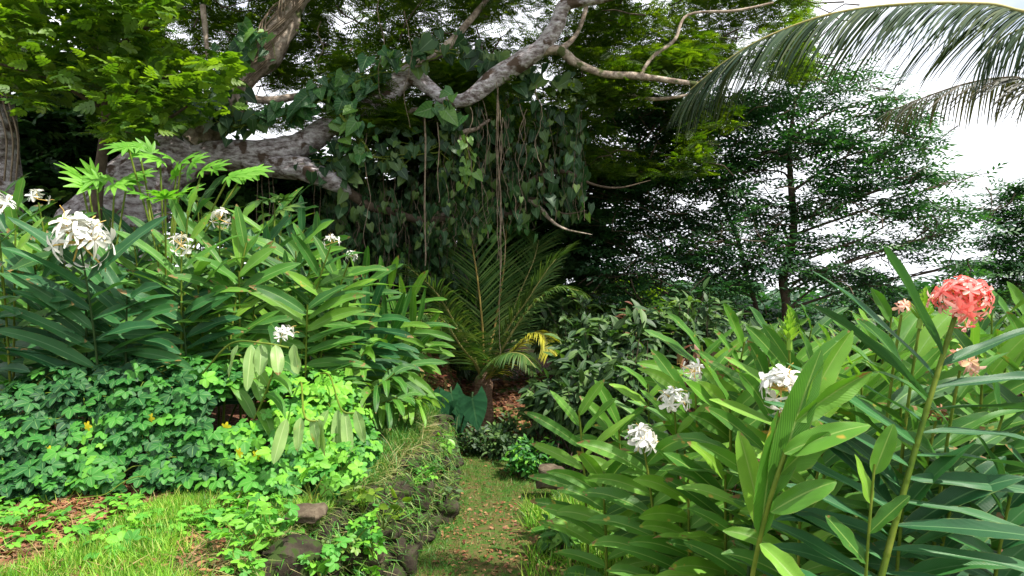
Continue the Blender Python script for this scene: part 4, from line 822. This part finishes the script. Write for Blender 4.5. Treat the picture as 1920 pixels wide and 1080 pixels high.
# ------------------------------------------------------------------ trees behind
def px_tree(name, label, trunk, clumps, T, size, mat, dens=1., barkm='twig', group=None, tw=120, sub=3, thr=-.15, flat=.4, frq=1.6):
    b = at(*trunk[0][:3]); zb = min(hz(b[0], b[1]), b[2]); root = thing(name, (b[0], b[1], zb), label, 'tree', group)
    tr = [(trunk[0][0], 540 + (CAMZ - zb + .1) / trunk[0][2] * FPX, trunk[0][2], trunk[0][3] * 1.2)] + trunk
    limb(tr, root, 'trunk', barkm, 8, .15, random.random() * 50, 4)
    TP = smooth_path(np.array([at(*q[:3]) for q in trunk]), 4); ms = MB(); allp = []
    for (px, py, Y, rx, ry, n) in clumps:
        c = at(px, py, Y); k = TP[np.argmin(np.linalg.norm(TP - c, axis=1) + np.abs(TP[:, 2] - (c[2] - .35 * np.linalg.norm(TP - c, axis=1))))]
        tube(ms, smooth_path(np.array([k, (k + c) / 2 + rng.normal(size=3) * .15 + [0, 0, .05], c]), 5), np.linspace(.028, .008, 11), 5)
        s = Y / FPX
        for j in range(4): e = c + rng.normal(size=3) * np.array([rx, rx, ry]) * s * .6; tube(ms, smooth_path(np.array([(k + c * 3) / 4, (c + e) / 2, e]), 3), np.linspace(.012, .004, 7), 4)
        m_ = int(n * dens); u = rng.normal(size=(m_, 3)); u = nrm(u) * rng.random((m_, 1)) ** .45 * np.array([rx * s, rx * s * .8, ry * s])
        # sagging plates with ragged edges
        u[:, 2] -= .10 * (u[:, 0] / (rx * s)) ** 2 * rx * s
        Q = c + u; v = np.array([mnoise.noise(Vector(q * frq)) + .5 * mnoise.noise(Vector(q * frq * 2.5)) for q in Q]); allp.append(Q[v > thr])
    ms.build('branches', M[barkm], root); P = np.concatenate(allp); crown(root, P, T, size, mat, flat=flat); return root
A = [(1475, 580, 12, .09), (1468, 520, 12, .08), (1488, 440, 12, .07), (1484, 360, 12, .06), (1480, 280, 12, .045), (1490, 190, 12, .03)]
cl = [(1560, 165, 12, 120, 38, 330), (1455, 200, 12, 110, 42, 330), (1650, 205, 12, 80, 32, 200), (1340, 250, 12, 95, 55, 420), (1400, 320, 12, 120, 45, 420), (1550, 280, 12, 110, 32, 300), (1680, 285, 11.8, 90, 22, 190), (1745, 325, 11.6, 60, 10, 80),
      (1620, 365, 12, 120, 26, 260), (1480, 395, 12, 110, 32, 280), (1700, 398, 11.8, 120, 24, 260), (1785, 430, 11.6, 75, 16, 150), (1600, 452, 12, 130, 22, 240), (1350, 420, 12, 110, 42, 380), (1450, 480, 12, 80, 22, 150), (1570, 515, 12.2, 110, 16, 160), (1660, 520, 12.2, 90, 12, 110), (1780, 500, 12, 70, 12, 90), (1700, 460, 12, 90, 10, 90), (1800, 335, 12.2, 45, 6, 30)]
px_tree('airy_tree', 'open airy tree with flat layered dark foliage against the white sky', A, cl, twigT, (.26, .44), 'airy', .8, thr=.02, tw=1)
airy_root = [o for o in C.objects if o.get('label', '').startswith('open airy tree')][0]
def bigcrown(root, n, box, depth, thr, size, T, shape, fx=.8, fz=2.2, name='foliage', mat='airy'):
    out = []
    while len(out) < n:
        for a, b, c in zip(rng.uniform(box[0], box[2], 3000), rng.uniform(box[1], box[3], 3000), rng.uniform(depth[0], depth[1], 3000)):
            if not shape(a, b): continue
            p = at(a, b, c); v = mnoise.noise(Vector((p[0] * fx, p[1] * fx, p[2] * fz + .25 * p[0]))) + .6 * mnoise.noise(Vector(p * 2.6))
            if v > thr: out.append(p)
    P = np.array(out[:n]); crown(root, P, T, size, mat, name, .45); twigs(root, P, 260, .7); return P
rb = lambda b: np.interp(b, [110, 150, 200, 300, 340, 430, 470, 520, 580], [1500, 1660, 1740, 1760, 1800, 1850, 1800, 1840, 1760])
bigcrown(airy_root, 4600, (1120, 110, 1860, 590), (11, 13), .17, (.28, .48), twigT, lambda a, b: a < rb(b) and b > 125 + max(0, 1400 - a) * .1)
bigcrown(airy_root, 2300, (1120, 180, 1480, 560), (11, 13), .16, (.28, .46), twigT, lambda a, b: a < 1430 + 40 * sin(b * .03), 1.2, 1.7)
px_tree('airy_tree', 'slender double-stemmed tree between the airy tree and the dark canopy', [(1420, 590, 12.6, .05), (1400, 520, 12.6, .045), (1380, 440, 12.6, .04), (1330, 330, 12.6, .03), (1300, 260, 12.6, .02)], [(1260, 330, 12.6, 90, 50, 380), (1200, 400, 12.4, 90, 55, 420), (1230, 470, 12.4, 90, 45, 330), (1330, 510, 12.4, 110, 42, 360), (1180, 520, 12.2, 70, 35, 220), (1290, 250, 12.8, 70, 50, 280), (1130, 450, 12, 70, 45, 300), (1120, 360, 12, 80, 45, 320)], twigT, (.26, .42), 'airy', .9, thr=.0)
px_tree('airy_tree', 'leafy tree cut by the right edge of the photo behind the coral flower', [(1960, 600, 13, .07), (1950, 500, 13, .06), (1940, 400, 13, .04), (1930, 340, 13, .03)], [(1905, 360, 13, 40, 28, 120), (1900, 400, 13, 45, 30, 140), (1890, 450, 13, 45, 30, 140), (1865, 500, 13, 70, 18, 150), (1905, 530, 13, 60, 20, 130), (1850, 555, 13, 60, 14, 100), (1950, 470, 13, 50, 70, 250)], twigT, (.28, .44), 'airy', 2.4, thr=-.1)
# dense dark trees behind the middle
px_tree('dark_tree', 'dense dark evergreen behind the palm and the vine curtain', [(860, 700, 12.5, .15), (850, 560, 12.5, .13), (830, 400, 12.6, .1), (820, 280, 12.8, .07)], [(700, 420, 12.6, 120, 90, 1300), (850, 330, 12.8, 130, 90, 1300), (980, 420, 12.6, 130, 90, 1400), (820, 520, 12.5, 130, 80, 1100), (950, 560, 12.4, 130, 70, 1000), (690, 560, 12.4, 110, 80, 900), (760, 250, 13, 120, 60, 800), (930, 250, 13, 120, 70, 900)], broadT, (.28, .46), 'dark_tree', 1.0, thr=-.5)
px_tree('dark_tree', 'dark broad tree between the palm and the airy trees', [(1100, 700, 12.8, .12), (1090, 560, 12.8, .1), (1080, 420, 12.8, .08), (1060, 300, 13, .05)], [(1080, 430, 12.4, 95, 60, 900), (1060, 520, 12.4, 100, 60, 900), (1110, 330, 13, 110, 60, 700), (1020, 330, 13, 100, 60, 700), (1080, 240, 13.2, 110, 50, 420), (1190, 330, 13, 80, 40, 260)], broadT, (.22, .38), 'dark_tree', .8, thr=-.12)
px_tree('dark_tree', 'dark tree filling the shade behind the left trunk', [(90, 600, 11, .12), (80, 400, 11, .1), (100, 250, 11, .07)], [(60, 250, 10.8, 140, 70, 1000), (60, 350, 10.6, 140, 70, 1000), (230, 230, 10.8, 120, 60, 700), (-60, 300, 10.6, 120, 100, 900), (200, 150, 11, 140, 60, 600), (160, 300, 11, 100, 60, 500)], broadT, (.28, .44), 'dark_tree', 1.0, thr=-.5)
px_tree('dark_tree', 'dark tree behind the low limb above the left thicket', [(480, 600, 12, .12), (490, 450, 12, .1), (500, 350, 12, .07)], [(450, 400, 11.6, 120, 60, 1000), (570, 430, 11.6, 120, 70, 1100), (500, 340, 12, 120, 50, 700), (620, 350, 12, 100, 60, 800), (400, 340, 12, 100, 60, 600), (640, 500, 11.4, 110, 70, 800)], broadT, (.28, .44), 'dark_tree', 1.0, thr=-.5)
# far trees beyond the slope
for i, (px, py, Y, rx, ry, lab) in enumerate([(1160, 545, 20, 60, 22, 'sunlit yellow green bush behind the dark trees right of the palm'), (1260, 560, 22, 90, 35, 'far dark tree below the slender tree'), (1400, 575, 24, 100, 30, 'far tree behind the airy tree stem'), (1650, 585, 24, 90, 28, 'far rounded tree in the gap left of the bud cone'), (1780, 600, 26, 120, 40, 'far tree behind the coral flower'), (1920, 600, 26, 120, 45, 'far tree at the right edge'), (1540, 610, 22, 80, 25, 'far low tree behind the bud cone ginger')]):
    px_tree('distant_tree', lab, [(px, py + 90, Y, .15), (px, py, Y, .1)], [(px, py, Y, rx, ry, 650), (px - rx * .6, py + 25, Y, rx * .7, ry, 380), (px + rx * .6, py + 30, Y, rx * .7, ry, 380), (px, py + 60, Y, rx, ry, 400)], broadT, (.4, .7), 'bright' if i == 0 else 'airy', 1., group='far trees beyond the slope', thr=-.4)

# ------------------------------------------------------------------ shrubs
lanceT = tmpl(lambda t: .19 * sin(pi * min(max(t ** .85, .04), .97)) ** .9, 5, 3, .3, .25)
def shrub(px, py, Y, rx, ry, nb, label, mat='shrub', T=None, size=(.14, .24), per=16, name='shrub', group='shrubs beside the path', zb=None, droop=.1):
    c = at(px, py, Y); s = Y / FPX; b = np.array([c[0], c[1], hz(c[0], c[1])]) if zb is None else np.array([c[0], c[1], zb]); root = thing(name, b, label, 'shrub', group); ms = MB(); mb = MB()
    for i in range(nb):
        u = nrm(rng.normal(size=3)) * np.array([rx, rx * .8, ry]) * s * random.uniform(.5, 1); e = c + u; m_ = (b + e) / 2 + rng.normal(size=3) * .06 + np.array([0, 0, .1])
        b2 = b + rng.normal(size=3) * [rx * s * .3, rx * s * .2, 0]; Pp = smooth_path(np.array([b2, m_, e]), 6); tube(ms, Pp, np.linspace(.012, .004, len(Pp)), 5)
        k = rng.integers(len(Pp) // 2, len(Pp), per); Q = Pp[k] + rng.normal(size=(per, 3)) * .04; D = nrm(u) * .5 + rng.normal(size=(per, 3)) * .6 + [0, -.1, -droop]; inst(mb, T or lanceT, Q, D, rdir(per, 1., .35) + [0, -.4, 0], rng.uniform(size[0], size[1], per))
    ms.build('stem', M['twig'], root); mb.build('foliage', M[mat], root)
shrub(1115, 660, 8.0, 80, 65, 60, 'dark shrub with long hanging leaves right of the palm', size=(.16, .26))
shrub(1180, 630, 8.2, 90, 70, 60, 'dark leafy shrub behind the upright white flowers', size=(.16, .26))
shrub(1290, 600, 8.5, 90, 60, 50, 'dark shrub behind the second row of the right bed', size=(.14, .24))
shrub(1030, 735, 7.9, 65, 42, 45, 'low dark shrub at the right foot of the palm', size=(.12, .2))
shrub(1110, 740, 7.2, 90, 50, 45, 'low shaded shrub behind the leftmost ginger of the right bed', size=(.12, .2))
shrub(1190, 690, 6.8, 80, 60, 40, 'shaded shrub between the leftmost ginger and the flowers', size=(.12, .2))
shrub(930, 830, 7.9, 80, 26, 60, 'low small-leaved bush at the far end of the path', size=(.05, .09), per=30, mat='shrub', T=oval)
shrub(1000, 860, 7.0, 50, 30, 50, 'small round-leaved ground plant right of the path above the rock', size=(.05, .09), per=26, mat='creeper', T=oval)
shrub(850, 640, 11.3, 90, 90, 40, 'dark undergrowth shrub left behind the palm', size=(.16, .26))
shrub(730, 640, 10.8, 110, 80, 50, 'dark undergrowth between left thicket and palm', size=(.16, .26))
shrub(1070, 600, 10.8, 90, 60, 50, 'dark shrub right behind the palm fronds', size=(.16, .26))
shrub(1195, 585, 8.8, 55, 20, 5, 'shrub with reddish brown young leaves behind the right bed', 'reddish', size=(.12, .2))
shrub(1305, 655, 6.0, 22, 14, 8, 'plant with wilted reddish leaves behind the second flower row', 'reddish', size=(.12, .2), per=8, droop=1.5)
shrub(1350, 660, 5.6, 45, 14, 8, 'plant with rust coloured drooping leaves left of the bud cone', 'reddish', size=(.12, .2), per=7, droop=1.2)
shrub(1392, 775, 3.75, 42, 20, 5, 'orange and yellow leaved plant inside the right bed', 'orange', size=(.14, .24), per=3)
shrub(1040, 1000, 5.0, 25, 30, 8, 'dark broad-leaved plant low beside the path', 'ginger', size=(.12, .2), per=8)
# taro
taroT = tmpl(lambda t: .34 + .5 * t if t < .2 else .44 * (1 - ((t - .2) / .8) ** 1.6) + .003, 7, 5, .12, .12, back=.3)
p = at(850, 800, 7.6); root = thing('taro_plant', (p[0], p[1], hz(p[0], p[1])), 'taro with large dark drooping arrow-shaped leaves at the palm foot', 'taro plant'); ms = MB()
for px, py, Y, s, dx in [(885, 745, 7.6, .40, .2), (830, 752, 7.7, .40, -.6), (812, 790, 7.4, .34, -.3), (860, 770, 7.9, .3, .1), (845, 735, 7.9, .32, .3)]:
    q = at(px, py, Y); b = np.array([p[0], p[1], hz(p[0], p[1])]); tube(ms, smooth_path(np.array([b, (b + q) / 2 + [0, .05, .1], q + [0, .02, .04], q]), 4), .012, 6)
    mb = MB(); inst(mb, taroT, [q], [[dx, -.5, -.8]], [[0.1, -1, .35]], s, [random.random()]); mb.build('leaf', M['taro'], root)
ms.build('stem', M['stem_dark'], root)

# far wood closing the horizon
n = 9000; x = rng.uniform(-60, 75, n); y = rng.uniform(38, 60, n); top = 1.6 + .9 * np.array([mnoise.noise(Vector((a * .16, b * .1, 0))) for a, b in zip(x, y)]); z = rng.uniform(-5, top)
mb = MB(); inst(mb, broadT, np.column_stack([x, y, z]), rhor(n), rdir(n, 1, .5), rng.uniform(1.0, 1.9, n)); tag(mb.build('far_wood', M['airy']), 'far off strip of woodland closing the horizon', 'woodland', kind='stuff')

for px, py, Y, lab in [(1390, 640, 9.0, 'shaded bush below the airy tree stem'), (1500, 645, 9.6, 'green bush behind the bud cone ginger'), (1600, 635, 10.5, 'bush in the gap between bud cone ginger and coral flower'), (1700, 630, 9.5, 'bush left of the yellow-green bud cone'), (1810, 620, 10.5, 'bush straight behind the coral flower'), (1910, 610, 9.5, 'bush at the right edge behind the coral flower'), (1450, 620, 12.5, 'farther bush at the foot of the airy tree'), (1640, 610, 13.5, 'farther bush in the gap of the trees'), (1760, 605, 13.5, 'farther bush behind the bud cone beside the coral flower')]:
    shrub(px, py, Y, 85, 40, 46, lab, size=(.14, .24), group='bushes behind the right bed', mat='shrub' if Y < 12 else 'airy')
